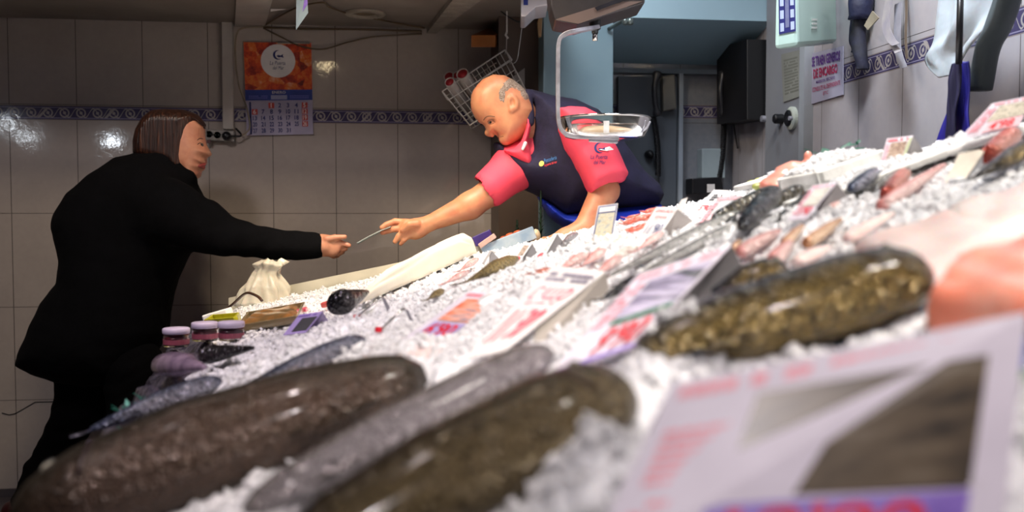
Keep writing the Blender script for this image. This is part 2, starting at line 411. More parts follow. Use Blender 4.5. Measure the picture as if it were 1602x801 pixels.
class Quad:
    """a flat sheet given by its four corners; (s,t) runs right and up"""
    def __init__(q, BL, BR, TR, TL):
        q.c = [np.asarray(x, float) for x in (BL, BR, TR, TL)]
        n = np.cross(q.c[1]-q.c[0], q.c[3]-q.c[0]); q.n = n/np.linalg.norm(n)
        if np.dot(q.n, C0-q.c[0]) < 0: q.n = -q.n
    def at(q, s, t, off=0.0):
        a, b, c, d = q.c
        return (1-s)*(1-t)*a+s*(1-t)*b+s*t*c+(1-s)*t*d+q.n*off
    def rect(q, name, s0, t0, s1, t1, m, parent, off=.0009, n=1):
        g = G().prism([q.at(s0, t0, off), q.at(s1, t0, off), q.at(s1, t1, off), q.at(s0, t1, off)], q.n*.0006)
        return g.build(name, m, parent)
    def text(q, name, s, s0, t0, s1, t1, m, parent, off=.0022, bold=.0, shear=0., keep=False):
        v, f, asp = textmesh(s, bold, shear)
        if keep:
            w = np.linalg.norm(q.at(s1, t0)-q.at(s0, t0)); h = np.linalg.norm(q.at(s0, t1)-q.at(s0, t0))
            ws = min(1, asp*h/w); cm = (s0+s1)/2; s0, s1 = cm-(s1-s0)*ws/2, cm+(s1-s0)*ws/2
        vv = [q.at(s0+x*(s1-s0), t0+y*(t1-t0), off) for x, y in v]
        return G().add(vv, f).build(name, m, parent)
    def bars(q, name, s0, t0, s1, t1, rows, m, parent, off=.002, n=9, seed=0):
        r = random.Random(seed+rows); g = G()
        for i in range(rows):
            tt = t1-(i+.15)*(t1-t0)/rows; hh = .6*(t1-t0)/rows; x = s0
            while x < s1-.01:
                w = (s1-s0)/n*r.uniform(.55, .95)
                if r.random() > .12: g.prism([q.at(x, tt-hh, off), q.at(min(x+w, s1), tt-hh, off), q.at(min(x+w, s1), tt, off), q.at(x, tt, off)], q.n*.0004)
                x += w+(s1-s0)/n*.12
        return g.build(name, m, parent)
    def disc(q, name, s, t, r, m, parent, off=.0015, n=28, a0=0, a1=2*math.pi, r0=0):
        sx = np.linalg.norm(q.c[1]-q.c[0]); sy = np.linalg.norm(q.c[3]-q.c[0])
        if r0 == 0:
            pts = [q.at(s+r*math.cos(2*math.pi*k/n)/sx, t+r*math.sin(2*math.pi*k/n)/sy, off) for k in range(n)]
            return G().prism(pts, q.n*.0005).build(name, m, parent)
        # crescent: outer radius r, inner radius r0 offset
        A = np.linspace(a0, a1, n); pts = []
        for a in A: pts.append(q.at(s+r*math.cos(a)/sx, t+r*math.sin(a)/sy, off))
        for a in A[::-1]:
            k = math.sin((a-a0)/(a1-a0)*math.pi); rr = r-(r-r0)*k
            pts.append(q.at(s+rr*math.cos(a)/sx, t+rr*math.sin(a)/sy, off))
        v = pts; m_ = n
        f = [(i, i+1, 2*m_-2-i, 2*m_-1-i) for i in range(m_-1)]
        return G().add(v, f).build(name, m, parent)
def logo(q, parent, s, t, r, ink=navyi, words=True, tm=None, k=1.0):
    """crescent fish mark with the shop's handwritten name under it"""
    sx = np.linalg.norm(q.c[1]-q.c[0]); sy = np.linalg.norm(q.c[3]-q.c[0])
    q.disc('crescent', s, t, r, ink, parent, off=.0026, a0=math.radians(70), a1=math.radians(310), r0=r*.55)
    # fish silhouette crossing the crescent
    pts = [(-.3, .05), (.1, .22), (.6, .1), (1.1, .45), (1.0, .05), (1.25, -.35), (.65, -.2), (.1, -.3)]
    f = [q.at(s+x*r*k/sx, t+(y*r-.25*r)/sy, .0032) for x, y in pts]
    G().prism(f, q.n*.0004).build('fish_mark', ink, parent)
    if words:
        w = tm or ink
        q.text('lettering', 'La Puerta', s-1.7*r/sx, t-2.1*r/sy, s+1.5*r/sx, t-1.3*r/sy, w, parent, off=.0028, shear=.2)
        q.text('lettering', 'del Mar', s-1.1*r/sx, t-3.1*r/sy, s+1.2*r/sx, t-2.35*r/sy, w, parent, off=.0028, shear=.2)

# ------------------------------------------------------------------ wall fittings, back wall
def yquad(TLp, TRp, BRp, BLp, Y): return Quad(on_y(*BLp, Y), on_y(*BRp, Y), on_y(*TRp, Y), on_y(*TLp, Y))
def calendar_pic():
    t = NT('seafood_photo'); co = t.node('ShaderNodeTexCoord').outputs['Object']
    v = t.node('ShaderNodeTexVoronoi'); v.inputs['Scale'].default_value = 28; t.L(co, v.inputs['Vector'])
    n = t.noise(co, 30, 5, .7)
    c = t.ramp(t.math('ADD', t.math('MULTIPLY', v.outputs['Color'], .35), t.math('MULTIPLY', n, .75)),
        [(.28, lin('20181a')), (.42, lin('93261a')), (.55, lin('cf4a1e')), (.68, lin('d8762f')), (.85, lin('e2b6a0'))])
    t.L(c, t.b.inputs['Base Color']); t.b.inputs['Roughness'].default_value = .35; return t.m
seafood = calendar_pic()
q = yquad((381, 66), (487, 67), (490, 210), (386, 212), WY-.012)
root = G().prism([q.at(0, 0), q.at(1, 0), q.at(1, 1), q.at(0, 1)], (0, .006, 0)).build('wall_calendar', M('calendar_paper', 'a9a2ba', .5, noise=(10, 0)))
thing(root, 'wall calendar with an orange seafood photo above the January day grid', 'calendar')
q.rect('photo', 0, .49, 1, 1, seafood, root)
q.rect('month_band', 0, .375, 1, .49, M('calendar_blue', '2c3f8c', .5, noise=(20, 0)), root)
q.rect('binding', .5, .985, .98, 1.0, chrome, root, off=.002)
q.text('month_name', 'ENERO', .40, .447, .60, .475, papw, root)
q.rect('year_box', .38, .385, .62, .43, M('grey_print', '8e93b8', .5), root, off=.0016)
q.disc('badge', .50, .80, .0675, papw, root)
logo(q, root, .50, .865, .019)
q.bars('small_print', .05, .39, .34, .43, 2, M('band_print', '5a5fae', .5), root, seed=3)
q.bars('small_print', .66, .39, .95, .43, 2, M('band_print', '5a5fae', .5), root, seed=4)
day = 1
for r in range(5):
    for c in range(7):
        if r == 0 and c < 2: continue
        if day > 31: break
        s0 = .10+c*.125; t1 = .345-r*.068
        if c == 6 or day in (1, 6):
            q.rect('red_day_cell', s0-.012, t1-.055, s0+.075, t1+.005, M('calendar_red', 'b8473f', .5), root)
            q.text('day_number', str(day), s0, t1-.048, s0+.058, t1, papw, root, keep=True, bold=.01)
        else: q.text('day_number', str(day), s0, t1-.048, s0+.062, t1, navyi, root, keep=True, bold=.02)
        day += 1
q.rect('side_strip', .055, 0.01, .08, .36, navyi, root)

# second calendar edge near ceiling, hanging leaflet
q = yquad((428, -22), (456, -22), (455, 14), (423, 18), 3.70)
root = G().prism([q.at(0, 0), q.at(1, 0), q.at(1, 1), q.at(0, 1)], (0, .002, 0)).build('hanging_poster', papw)
thing(root, 'small poster with a crescent mark hanging from the ceiling above the calendar', 'poster')
q.rect('photo_edge', .75, 0, 1, 1, seafood, root); logo(q, root, .45, .62, .02, words=False)
c1 = [P(464, -25, 3.0), P(479, -25, 3.02), P(482, 20, 3.02), P(463, 47, 3.0)]
q = Quad(c1[3], c1[2], c1[1], c1[0])
root = G().prism(c1, FH*.002).build('hanging_leaflet', M('leaflet_paper', '7f9098', .5, noise=(6, 0), c2='8f9fa6'))
thing(root, 'narrow pale leaflet with a dark oval hanging point down from above', 'leaflet')
q.disc('oval_print', .52, .72, .02, M('leaflet_navy', '2c3350', .5), root)
G().prism([q.at(.55, .25, .001), q.at(1, .30, .001), q.at(1, .52, .001), q.at(.75, .55, .001)], q.n*.0005).build('violet_print', purple, root)
# ceiling downlight ring
c = on_z(571, 20, CZ)
root = G().lathe(c, [(.078, 0), (.080, -.004), (.072, -.010), (.050, -.012), (.047, -.004), (.047, 0)], n=40).build('recessed_downlight', M('downlight_rim', '9a9284', .5, noise=(9, 0)), smooth=True)
thing(root, 'round recessed downlight with a pale rim in the low ceiling', 'downlight')
G().lathe(c-np.array([0, 0, .002]), [(.046, 0), (.034, -.004), (.02, -.0055), (.001, -.006)], n=30).build('lens', M('downlight_lens', '6f5f3c', .3), root, smooth=True)
# cables
cab = M('old_cable', '5d4b33', .6, noise=(30, 0))
def path(pts, Y, off=.012): return [on_y(x, y, Y-off) for x, y in pts]
def spl(pts, n=6):
    pts = [np.asarray(p, float) for p in pts]; out = []
    for i in range(len(pts)-1):
        a = pts[max(i-1, 0)]; b = pts[i]; c = pts[i+1]; d = pts[min(i+2, len(pts)-1)]
        for k in range(n):
            t = k/n; out.append(.5*((2*b)+(-a+c)*t+(2*a-5*b+4*c-d)*t*t+(-a+3*b-3*c+d)*t**3))
    out.append(pts[-1]); return out
thing(G().tube(spl(path([(412, 43), (470, 45), (560, 46), (660, 49)], WY)), .0042).build('cable', cab, smooth=True), 'straight brown cable running along the top of the tiled wall', 'cable')
thing(G().tube(spl(path([(412, 44), (440, 58), (470, 72), (505, 77), (545, 66), (590, 57), (660, 53)], WY, .022)), .003).build('cable', cab, smooth=True), 'thin brown cable sagging across the calendar top and rising to the right', 'cable')
thing(G().tube(spl(path([(412, 42), (380, 44), (370, 55), (368, 85), (373, 130), (385, 165), (391, 195), (387, 206), (378, 212)], WY, .035)), .0035).build('cable', M('pale_cable', '8d806c', .6, noise=(30, 0)), smooth=True), 'pale cable looping down between the white trunking and the calendar', 'cable')
cc = [on_z(412, 41, CZ-.01), on_z(440, 24, CZ-.012), on_z(470, 10, CZ-.012), on_z(505, 4, CZ-.012), on_z(515, 11, CZ-.012), on_z(540, 20, CZ-.012)]
thing(G().tube(spl(cc), .0035).build('cable', cab, smooth=True), 'brown cable on the ceiling left of the round downlight', 'cable')
cc = [on_z(585, 29, CZ-.01), on_z(620, 36, CZ-.01), on_z(664, 44, CZ-.01)]
thing(G().tube(spl(cc), .0035).build('cable', cab, smooth=True), 'brown cable on the ceiling right of the round downlight', 'cable')
thing(G().tube([on_y(3, 646, WY-.003), on_y(14, 649, WY-.003), on_y(24, 647, WY-.003), on_y(55, 629, WY-.003), on_y(98, 628, WY-.003)], .0016, 6).build('cable', blackp, smooth=True), 'thin black wire running low on the wall behind the woman\'s leg', 'cable')
# socket strip
q = yquad((322, 202), (366, 205), (366, 222), (322, 219), WY-.035)
root = G().prism([q.at(0, 0), q.at(1, 0), q.at(1, 1), q.at(0, 1)], (0, .034, 0)).build('socket_strip', M('socket_white', '98928a', .4, noise=(9, 0)), bevel=.003)
thing(root, 'white socket strip on the wall beneath the end of the trunking', 'socket')
for px in (327, 340):
    cpt = on_y(px, 211.5 if px > 330 else 210, WY-.035)
    s_ = G().lathe(cpt, [(.018, 0), (.018, .003), (.014, .003), (.013, -.004), (.001, -.004)], ax=(0, -1, 0), n=20).build('socket', M('socket_white', 'a8a29a'), root)
    for dx in (-.006, .006): G().lathe(cpt+np.array([dx, -.0045, 0]), [(.0022, 0), (.0022, .001)], ax=(0, -1, 0), n=8).build('pin_hole', blackp, s_)
G().aabox(on_y(323, 224, WY-.037), on_y(330, 219, WY-.03)).build('switch', M('switch_red', '4a1010', .4), root)
cpt = on_y(355, 213, WY-.035)
root = G().lathe(cpt, [(.017, 0), (.018, .012), (.014, .03), (.001, .032)], ax=(0, -1, 0), n=20).tube(spl([cpt+np.array([0, -.02, 0]), on_y(366, 213, WY-.05), on_y(375, 213, WY-.04), on_y(377, 210, WY-.03), on_y(369, 201, WY-.012)]), .004).build('power_plug', blackp, smooth=True)
thing(root, 'black round plug with its cord in the white socket strip', 'plug')

# wire basket, hanging tilted, with rolled papers
Dk = 3.62
def R_(px, py, dd=0): return P(px, py, Dk+dd)
A_, B_ = R_(690, 140), R_(790, 78); Cc, Dd = R_(737, 195), R_(821, 112)
g = G(); dv = FH*.16
fr = [R_(692, 143), R_(790, 78), R_(801, 93), R_(706, 155)]
g2 = G()
top = [R_(692, 143), R_(790, 78), R_(800, 93), R_(800, 93)+dv*.8, R_(700, 158)+dv*.3]
def bar(gg, a, b, r=.0016): gg.tube([a, b], r, 6)
bar(g, R_(692, 143), R_(790, 78), .0028); bar(g, R_(790, 78), R_(801, 94), .0028); bar(g, R_(692, 143), R_(701, 157), .0028)
bar(g, R_(701, 157), R_(801, 94), .0022)
bar(g, R_(692, 143)+dv, R_(790, 78)+dv, .0022); bar(g, R_(692, 143), R_(692, 143)+dv); bar(g, R_(790, 78), R_(790, 78)+dv)
bar(g, R_(735, 196), R_(822, 140), .0024); bar(g, R_(735, 196)+dv, R_(822, 140)+dv, .0022); bar(g, R_(735, 196), R_(735, 196)+dv); bar(g, R_(822, 140), R_(822, 140)+dv)
bar(g, R_(692, 143), R_(735, 196), .0024); bar(g, R_(790, 78), R_(822, 140), .0024)
for k in range(1, 13):
    t = k/13; a = R_(692+98*t, 143-65*t); b = R_(735+87*t, 196-56*t)
    bar(g, a, b); bar(g, a+dv, b+dv)
for k in range(1, 4):
    t = k/4; a = R_(692+43*t, 143+53*t); b = R_(790+32*t, 78+62*t)
    bar(g, a, b, .0016); bar(g, a+dv, b+dv, .0016); bar(g, a, a+dv, .0016); bar(g, b, b+dv, .0016)
for k in range(0, 9):
    t = k/8; a = R_(735+87*t, 196-56*t); bar(g, a, a+dv)
root = g.build('wire_basket', wire_w, smooth=True)
thing(root, 'white wire basket hanging tilted from a hook above the man\'s head', 'basket')
tube_red = M('tube_red_inside', 'a01420', .5, noise=(12, 0)); tube_w = M('tube_white', 'b7ada4', .5, noise=(12, 0))
for i, (x, y, r, x2, y2, dd, lab) in enumerate([(702, 119, 8.5, 733, 165, .10, 'leftmost white paper tube with a red inside in the wire basket'),
    (703, 128, 8, 738, 178, .04, 'white tube with a red inside leaning lowest at the basket front'),
    (714, 117, 7, 748, 168, .09, 'narrow white tube with a red inside squeezed between its neighbours'),
    (723, 115, 10, 760, 172, .05, 'widest white tube with a red inside, nearest the man\'s head')]):
    a = R_(x, y, dd-.06); b = R_(x2, y2, dd+.17); ax = b-a; L_ = np.linalg.norm(ax); r_ = r*Dk/FPX
    uu = ax/L_
    o = G().lathe(a, [(r_, 0), (r_, L_), (r_*.86, L_), (r_*.86, .0)], ax=ax, n=20)
    o.f = o.f[:-2]; n_ = 20; o.f += [(k, 60+k, 60+(k+1) % n_, (k+1) % n_) for k in range(n_)]
    rt = o.build('paper_tube', tube_w, smooth=True); thing(rt, lab, 'paper tube', 'paper tubes in the wire basket')
    G().lathe(a+uu*.004, [(r_*.85, 0), (r_*.85, L_*.8), (.001, L_*.8)], ax=ax, n=20).build('inside', tube_red, rt, smooth=True)
# rope, hook
g = G().tube([P(793, -30, Dk), P(793, 50, Dk)], .003).tube([P(793, 50, Dk), P(791, 55, Dk), P(795, 60, Dk)], .004).tube([P(793, 55, Dk), P(792, 79, Dk)], .0016)
thing(g.build('hanging_rope', wire_w, smooth=True), 'white cord dropping from the ceiling to the top of the wire basket', 'cord')
g = G().tube(spl([P(817, 38, Dk), P(812, 75, Dk), P(809, 93, Dk), P(803, 99, Dk), P(798, 97, Dk)]), .0018)
thing(g.build('hook_wire', chrome, smooth=True), 'shiny bent wire hook holding the right end of the basket', 'hook')
g = G().tube(spl([P(758, -6, Dk), P(775, 10, Dk), P(795, 26, Dk), P(812, 34, Dk), P(830, 30, Dk), P(845, 10, Dk)]), .0028)
thing(g.build('cable', blackp, smooth=True), 'thin black cable drooping above the wooden block', 'cable')
# wood block
wood = M('varnished_pine', 'a1612a', .45, noise=(14, 0), c2='8a4d20')
bl = [P(737, 55, 3.75), P(766, 38, 3.9), P(790, 38, 3.9), P(790, 66, 3.75), P(775, 74.5, 3.7), P(737, 74.5, 3.7)]
q0 = [P(737, 55, 3.72), P(775, 55, 3.72), P(775, 74, 3.72), P(737, 74, 3.72)]
g = G().prism(q0, on_y(790, 48, 3.93)-on_y(765, 60, 3.68)); thing(g.build('wooden_block', wood, bevel=.002), 'orange-brown wooden bracket fixed to the dark pillar top', 'bracket')
# white box top, scale body
g = G().prism([P(815, -30, 3.2), P(857, -30, 3.2), P(857, 8, 3.2), P(838, 11, 3.2), P(822, 26, 3.2), P(815, 26, 3.2)], FH*.2)
root = g.build('wall_unit', M('unit_white', 'c8c6cc', .4, noise=(5, 0)), bevel=.003)
thing(root, 'white plastic unit cut off by the frame, left of the hanging scale', 'appliance')
G().prism([P(819, -20, 3.198), P(826, -20, 3.198), P(826, 8, 3.198), P(819, 8, 3.198)], -FH*.001).build('blue_label', M('label_blue', '2a3a8a', .4), root)
g = G().prism([P(845, 18, 3.45), P(849, 28, 3.45), P(847, 57, 3.45), P(842, 57, 3.45), P(840, 35, 3.45)], FH*.02)
thing(g.build('air_freshener', M('brass_fitting', '8a6e48', .4, noise=(40, 0)), bevel=.003), 'small brown oval fitting on the pillar beside the blue-grey partition', 'fitting')
# paper on pillar behind head
g = G().prism([P(800, 122, 3.68), P(821, 106, 3.68), P(821, 140, 3.68), P(806, 140, 3.68)], FH*.004)
thing(g.build('notice_paper', M('notice_paper', '98908a', .6, noise=(12, 0))), 'grey paper corner fixed to the pillar behind the man\'s head', 'notice')

# hanging scale
sd = 2.55
root = empty('hanging_scale', P(945, 215, sd)); thing(root, 'steel hanging scale with a bent arm and shallow round dish', 'scale')
def sp_(px, py, dd=0): return P(px, py, sd+dd)
body = M('scale_body', '4a4646', .35, me=.3, noise=(8, 0), c2='3a3638'); 
fr = [sp_(858, -25), sp_(862, 10), sp_(868, 31), sp_(903, 38), sp_(960, 20), sp_(1009, 5), sp_(1009, -25)]
G().prism(fr, FH*.16).build('housing', body, root, bevel=.004)
G().prism([sp_(870, 30, -.003), sp_(905, 37, -.003), sp_(985, 9, -.003), sp_(1005, 2, -.003), sp_(960, 2, -.003)], FH*.003).build('base_plate', M('scale_plate', '8d7a72', .35, me=.5), root)
G().prism([sp_(930, 12, -.004), sp_(968, -2, -.004), sp_(985, -2, -.004), sp_(934, 17, -.004)], -FH*.003).build('silver_strip', chrome, root)
c = sp_(931, 22, .05)
G().lathe(c, [(.009, .0), (.016, -.004), (.016, -.04), (.009, -.045), (.009, -.052)], n=16).build('knob', blackp, root, smooth=True)
G().lathe(c+np.array([0, 0, -.05]), [(.007, 0), (.007, -.022)], n=12).build('socket', chrome, root, smooth=True)
armp = spl([sp_(938, 42, .05), sp_(900, 49), sp_(882, 55), sp_(874, 68), sp_(873, 110), sp_(873, 160), sp_(874, 190), sp_(880, 205), sp_(895, 213), sp_(935, 215), sp_(968, 216)], 5)
g = G()
for i in range(len(armp)-1):
    pass
# flat bar: sweep rectangle
def sweep_bar(pts, w, th):
    g = G(); v = []; f = []
    for i, p in enumerate(pts):
        t = pts[min(i+1, len(pts)-1)]-pts[max(i-1, 0)]; t /= np.linalg.norm(t)
        n = np.cross(t, FH); n /= np.linalg.norm(n)
        for a, b in ((-1, -1), (1, -1), (1, 1), (-1, 1)): v.append(p+n*a*th/2+FH*b*w/2)
    for i in range(len(pts)-1):
        for k in range(4): f.append((4*i+k, 4*i+(k+1) % 4, 4*i+4+(k+1) % 4, 4*i+4+k))
    f += [(3, 2, 1, 0), tuple(len(v)-4+k for k in range(4))]
    g.add(v, f); return g
sweep_bar(armp, .022, .0105).build('arm', metal, root, bevel=.001)
dc = sp_(946, 186, .06); dish_r = 72*(sd)/FPX
G().lathe(dc, [(.001, -.052), (dish_r*.72, -.052), (dish_r*.86, -.046), (dish_r*.96, -.025), (dish_r, .0), (dish_r+.003, .003), (dish_r+.003, .0), (dish_r*.98, -.025), (dish_r*.88, -.049), (dish_r*.7, -.055), (.001, -.055)], n=48).build('dish', glass_mat('dish_clear', 'e6e0d4', .08), root, smooth=True)
G().tube([dc+dish_r*1.01*np.array([math.cos(a), math.sin(a), 0]) for a in np.linspace(0, 2*math.pi, 49)[:-1]], .0028, 8, closed=True).build('rim', chrome, root, smooth=True)
hp = [sp_(876, 200, .0), sp_(885, 208, .0), sp_(930, 212), sp_(985, 211), sp_(1008, 203), sp_(1017, 190)]
G().tube(spl(hp), .0032, 8).build('cradle', metal, root, smooth=True)
G().prism([sp_(922, 210, -.005), sp_(967, 212, -.005), sp_(967, 224, -.005), sp_(922, 221, -.005)], FH*.03).build('bracket', metal, root, bevel=.0015)
G().prism([sp_(944, 189, -.075), sp_(953, 189, -.075), sp_(953, 208, -.06), sp_(944, 208, -.06)], -FH*.002).build('clip', chrome, root)

# ------------------------------------------------------------------ alcove and right wall things
telm = M('phone_cream', '6f6c64', .4, noise=(9, 0)); 
def phone(px, py, lab, wall='y', L=None):
    Y = 3.97
    root = empty('wall_phone', on_y(px, py, Y)); thing(root, lab, 'telephone', 'telephones on the alcove wall')
    G().prism([on_y(px-4, py-28, Y), on_y(px+15, py-32, Y), on_y(px+18, py+22, Y), on_y(px-3, py+26, Y)], (0, -.045, 0)).build('body', telm, root, bevel=.006)
    h = spl([on_y(px-7, py-36, Y-.07), on_y(px-12, py-15, Y-.085), on_y(px-11, py+10, Y-.085), on_y(px-7, py+30, Y-.07)], 5)
    G().tube(h, [.019, .021, .018]+[.012]*10+[.018, .021, .019], 10).build('handset', M('handset_dark', '26262a' if px < 1050 else '8a8a84', .4), root, smooth=True)
    x0 = L
    pts = []
    for i in range(240):
        t = i/239; a = i*.95; c_ = on_y(x0[0]+(x0[2]-x0[0])*t+3*math.sin(t*3), x0[1]+(x0[3]-x0[1])*t, Y-.035)
        pts.append(c_+.011*np.array([math.cos(a), math.sin(a), 0]))
    G().tube(pts, .0032, 5).build('coiled_cord', blackp, root, smooth=True)
    return root
phone(1036, 150, 'cream wall phone with a dark handset on the alcove door', L=(1022, 182, 1029, 275))
phone(1139, 150, 'cream wall phone with a pale handset beside the dark cabinet', L=(1132, 185, 1124, 280))
# phones hang on the wall; black cabinet on right wall
g = G().prism([on_x(1153, 75), on_x(1203, 62), on_x(1203, 188), on_x(1153, 195)], (-.09, 0, 0))
root = g.build('wall_cabinet', M('black_cabinet', '0c0c0f', .45, noise=(9, 0)), bevel=.003)
thing(root, 'black box cabinet on the right wall beside the pale phone', 'cabinet')
G().lathe(on_x(1197, 186, WX-.09), [(.012, 0), (.012, .015), (.001, .016)], ax=(-1, 0, 0)).build('lock', metal, root)
# towel dispenser
g = G().prism([on_y(1090, 234, WY), on_y(1126, 234, WY), on_y(1126, 280, WY), on_y(1090, 280, WY)], (0, -.07, 0))
root = g.build('towel_dispenser', M('dispenser_white', '9aa8ac', .4, noise=(6, 0)), bevel=.005); thing(root, 'white towel dispenser on the alcove wall above a black tray', 'dispenser')
g = G().prism([on_y(1083, 279, 3.9), on_y(1128, 277, 3.9), on_y(1133, 300, 3.9), on_y(1083, 304, 3.9)], (0, .09, 0))
root = g.build('black_tray', blackp, bevel=.004); thing(root, 'black tray under the white towel dispenser', 'tray')
G().prism([on_y(1106, 288, 3.898), on_y(1118, 288, 3.898), on_y(1118, 301, 3.898), on_y(1106, 301, 3.898)], (0, -.002, 0)).build('white_label', papw, root)
# dangling cord right of cabinet
thing(G().tube(spl([on_x(1148, 192, WX-.02), on_x(1150, 210, WX-.02), on_x(1154, 232, WX-.02)]), .0035).build('cable', blackp, smooth=True), 'short black cable dangling under the black cabinet', 'cable')
# switch box unit on right wall
b0 = [on_x(1216, -30, WX), on_x(1312, -30, WX), on_x(1312, 62, WX), on_x(1216, 72, WX)]
g = G().prism(b0, (-.13, 0, 0)); g = G()
front = [P(1213, -30, 2.75), P(1247, -30, 2.75), P(1249, 72, 2.75), P(1211, 78, 2.75)]
bx = G().prism(front, on_x(1310, 30, WX-.01)-P(1249, 30, 2.75))
root = bx.build('electronic_box', M('mint_plastic', 'b4cfc4', .4, noise=(3, 0), c2='a8c4ba'), bevel=.012)
thing(root, 'pale green box with a blue-and-white label high on the right wall', 'box')
q = Quad(P(1217, 56, 2.748), P(1246, 50, 2.748), P(1244, -28, 2.748), P(1216, -28, 2.748))
q.rect('label', .06, .02, .96, 1, M('label_navy', '2a2c72', .4, noise=(30, 0)), root)
for i in range(4):
    for s in (.12, .68): q.rect('label_field', s, .06+i*.24, s+.2, .22+i*.24, M('label_pale', 'a9b5cf', .5), root, off=.002)
q.rect('label_photo', .40, .12, .60, .9, M('label_grey', '6d7191', .5, noise=(60, 0)), root, off=.002)
e1 = P(1249, 30, 2.75); e2 = on_x(1310, 30, WX-.01)
for i in range(3):
    c = e1+(e2-e1)*.3+np.array([0, 0, -.012*i-.005]); G().box(c, (e2-e1)*.14, (0, -.004, .0), (0, 0, .006)).build('vent_slot', M('slot_white', 'd9e0d8', .5), root)
# papers and sign on right wall / door
q = Quad(on_x(1226, 160, WX-.022), on_x(1254, 150, WX-.022), on_x(1252, 78, WX-.022), on_x(1223, 85, WX-.022))
root = G().prism([q.at(0, 0), q.at(1, 0), q.at(1, 1), q.at(0, 1)], (-.002, 0, 0)).build('notice_paper', M('old_notice', '8e8f86', .6, noise=(6, 0)))
thing(root, 'typed notice sheet taped to the door below the pale green box', 'notice')
q.bars('typed_lines', .12, .12, .88, .88, 12, M('faint_ink', '6d6e64', .6), root, n=8)
q = Quad(on_x(1270, 163, WX-.004), on_x(1320, 148, WX-.004), on_x(1320, 72, WX-.004), on_x(1268, 84, WX-.004))
root = G().prism([q.at(0, 0), q.at(1, 0), q.at(1, 1), q.at(0, 1)], (-.003, 0, 0)).build('wall_sign', M('sign_white', 'a9a6b8', .5, noise=(6, 0)))
thing(root, 'white wall sign reading SE TRAEN GENEROS DE ENCARGO in violet and red', 'sign')
q.c = [c+np.array([-.003, 0, 0]) for c in q.c]
si = M('sign_violet', '5a2a7e', .5); sr = M('sign_red', 'a52250', .5)
q.text('lettering', 'SE TRAEN GENEROS', .08, .72, .94, .92, si, root, bold=.03)
q.text('lettering', 'DE ENCARGO', .12, .48, .86, .67, sr, root, bold=.03)
q.text('lettering', 'MARISCOS, PESCADO', .20, .36, .78, .43, si, root, bold=.01)
q.text('lettering', 'CONSULTE AL DEPENDIENTE', .08, .22, .94, .31, sr, root, bold=.01)
q.text('lettering', 'ETC', .42, .10, .58, .17, sr, root)
# hooks with gloves and till rolls
def cloth_strip(name, pts, wpx, m, X=WX-.04, th=.012, lab='', cat='', fold=.012, tap=None):
    """hanging strip following pixels on a plane parallel to the right wall, with real thickness and folds"""
    ps = spl([on_x(x, y, X) for x, y in pts], 6); n = len(ps); v = []; f = []; K = 14
    for i, p in enumerate(ps):
        t = i/(n-1); w = np.interp(t, np.linspace(0, 1, len(wpx)), wpx)
        pr_ = on_x(0, 0, X) if False else None
        sc = (p[0])/1.0
        d = dep(p); wy = w*d/FPX*1.35
        for k in range(K):
            a = 2*math.pi*k/K
            rr = 1+.18*math.sin(3*a+4*t)
            v.append(p+np.array([-th*math.sin(a)*rr+fold*math.sin(9*t+2*math.cos(a))*.3, wy*math.cos(a)*.5, 0]))
    for i in range(n-1):
        for k in range(K): f.append((i*K+k, i*K+(k+1) % K, (i+1)*K+(k+1) % K, (i+1)*K+k))
    f += [tuple(range(K))[::-1], tuple((n-1)*K+k for k in range(K))]
    o = mesh(name, v, f, m, None, True)
    if lab: thing(o, lab, cat)
    return o
dkcl = M('dark_cloth', '15161f', .75, noise=(20, 0), c2='22243a', bump=(90, .5))
cloth_strip('glove', [(1345, -20), (1347, 30)], [26, 30, 22], M('navy_bag_cloth', '151a3c', .6, noise=(15, 0), bump=(60, .6)), th=.035, lab='dark blue bag hanging at the top of the right wall', cat='bag').name = 'hanging_bag'
cloth_strip('glove', [(1342, 26), (1341, 60), (1347, 90), (1350, 109)], [14, 20, 17, 8], dkcl, th=.02, lab='long black glove hanging below the dark blue bag', cat='glove')
cloth_strip('glove', [(1336, 28), (1337, 60), (1340, 82)], [7, 9, 4], M('blue_black_cloth', '101638', .7, noise=(15, 0)), th=.016, X=WX-.02, lab='narrow blue-black glove hanging behind the long black glove', cat='glove')
tg = [on_x(1366, 17, WX-.06), on_x(1376, 28, WX-.06), on_x(1359, 47, WX-.06), on_x(1353, 40, WX-.06)]
thing(G().prism(tg, (-.003, 0, 0)).build('paper_tag', M('tag_paper', '9d937f', .6, noise=(20, 0))), 'beige paper tag tied beside the hanging gloves', 'tag')
def ribbon(px0, name, lab, pts, w, m, X=WX-.05):
    ps = spl([on_x(x, y, X-.01*i) for i, (x, y) in enumerate(pts)], 6)
    v = []; f = []
    for i, p in enumerate(ps):
        ww = w*dep(p)/FPX*1.35
        v += [p+np.array([0, ww/2, 0]), p+np.array([.0, -ww/2, 0])]
    f = [(2*i, 2*i+1, 2*i+3, 2*i+2) for i in range(len(ps)-1)]
    o = G().add(v, f).build(name, m, solid=.0012); thing(o, lab, 'receipt roll'); return o
rcp = M('receipt_paper', 'a59e9a', .6, noise=(20, 0), c2='8d8890')
r1 = ribbon(0, 'receipt_roll', 'broad strip of printed receipts curling off a hook on the right wall', [(1396, -25), (1388, 15), (1386, 42), (1394, 62), (1402, 70)], 17, rcp)
ribbon(0, 'receipt_roll', 'folded receipt strip hanging lowest below the others', [(1405, 5), (1404, 40), (1404, 72), (1408, 90), (1414, 106)], 15, M('receipt_grey', '9b99a0', .6, noise=(20, 0)), X=WX-.03)
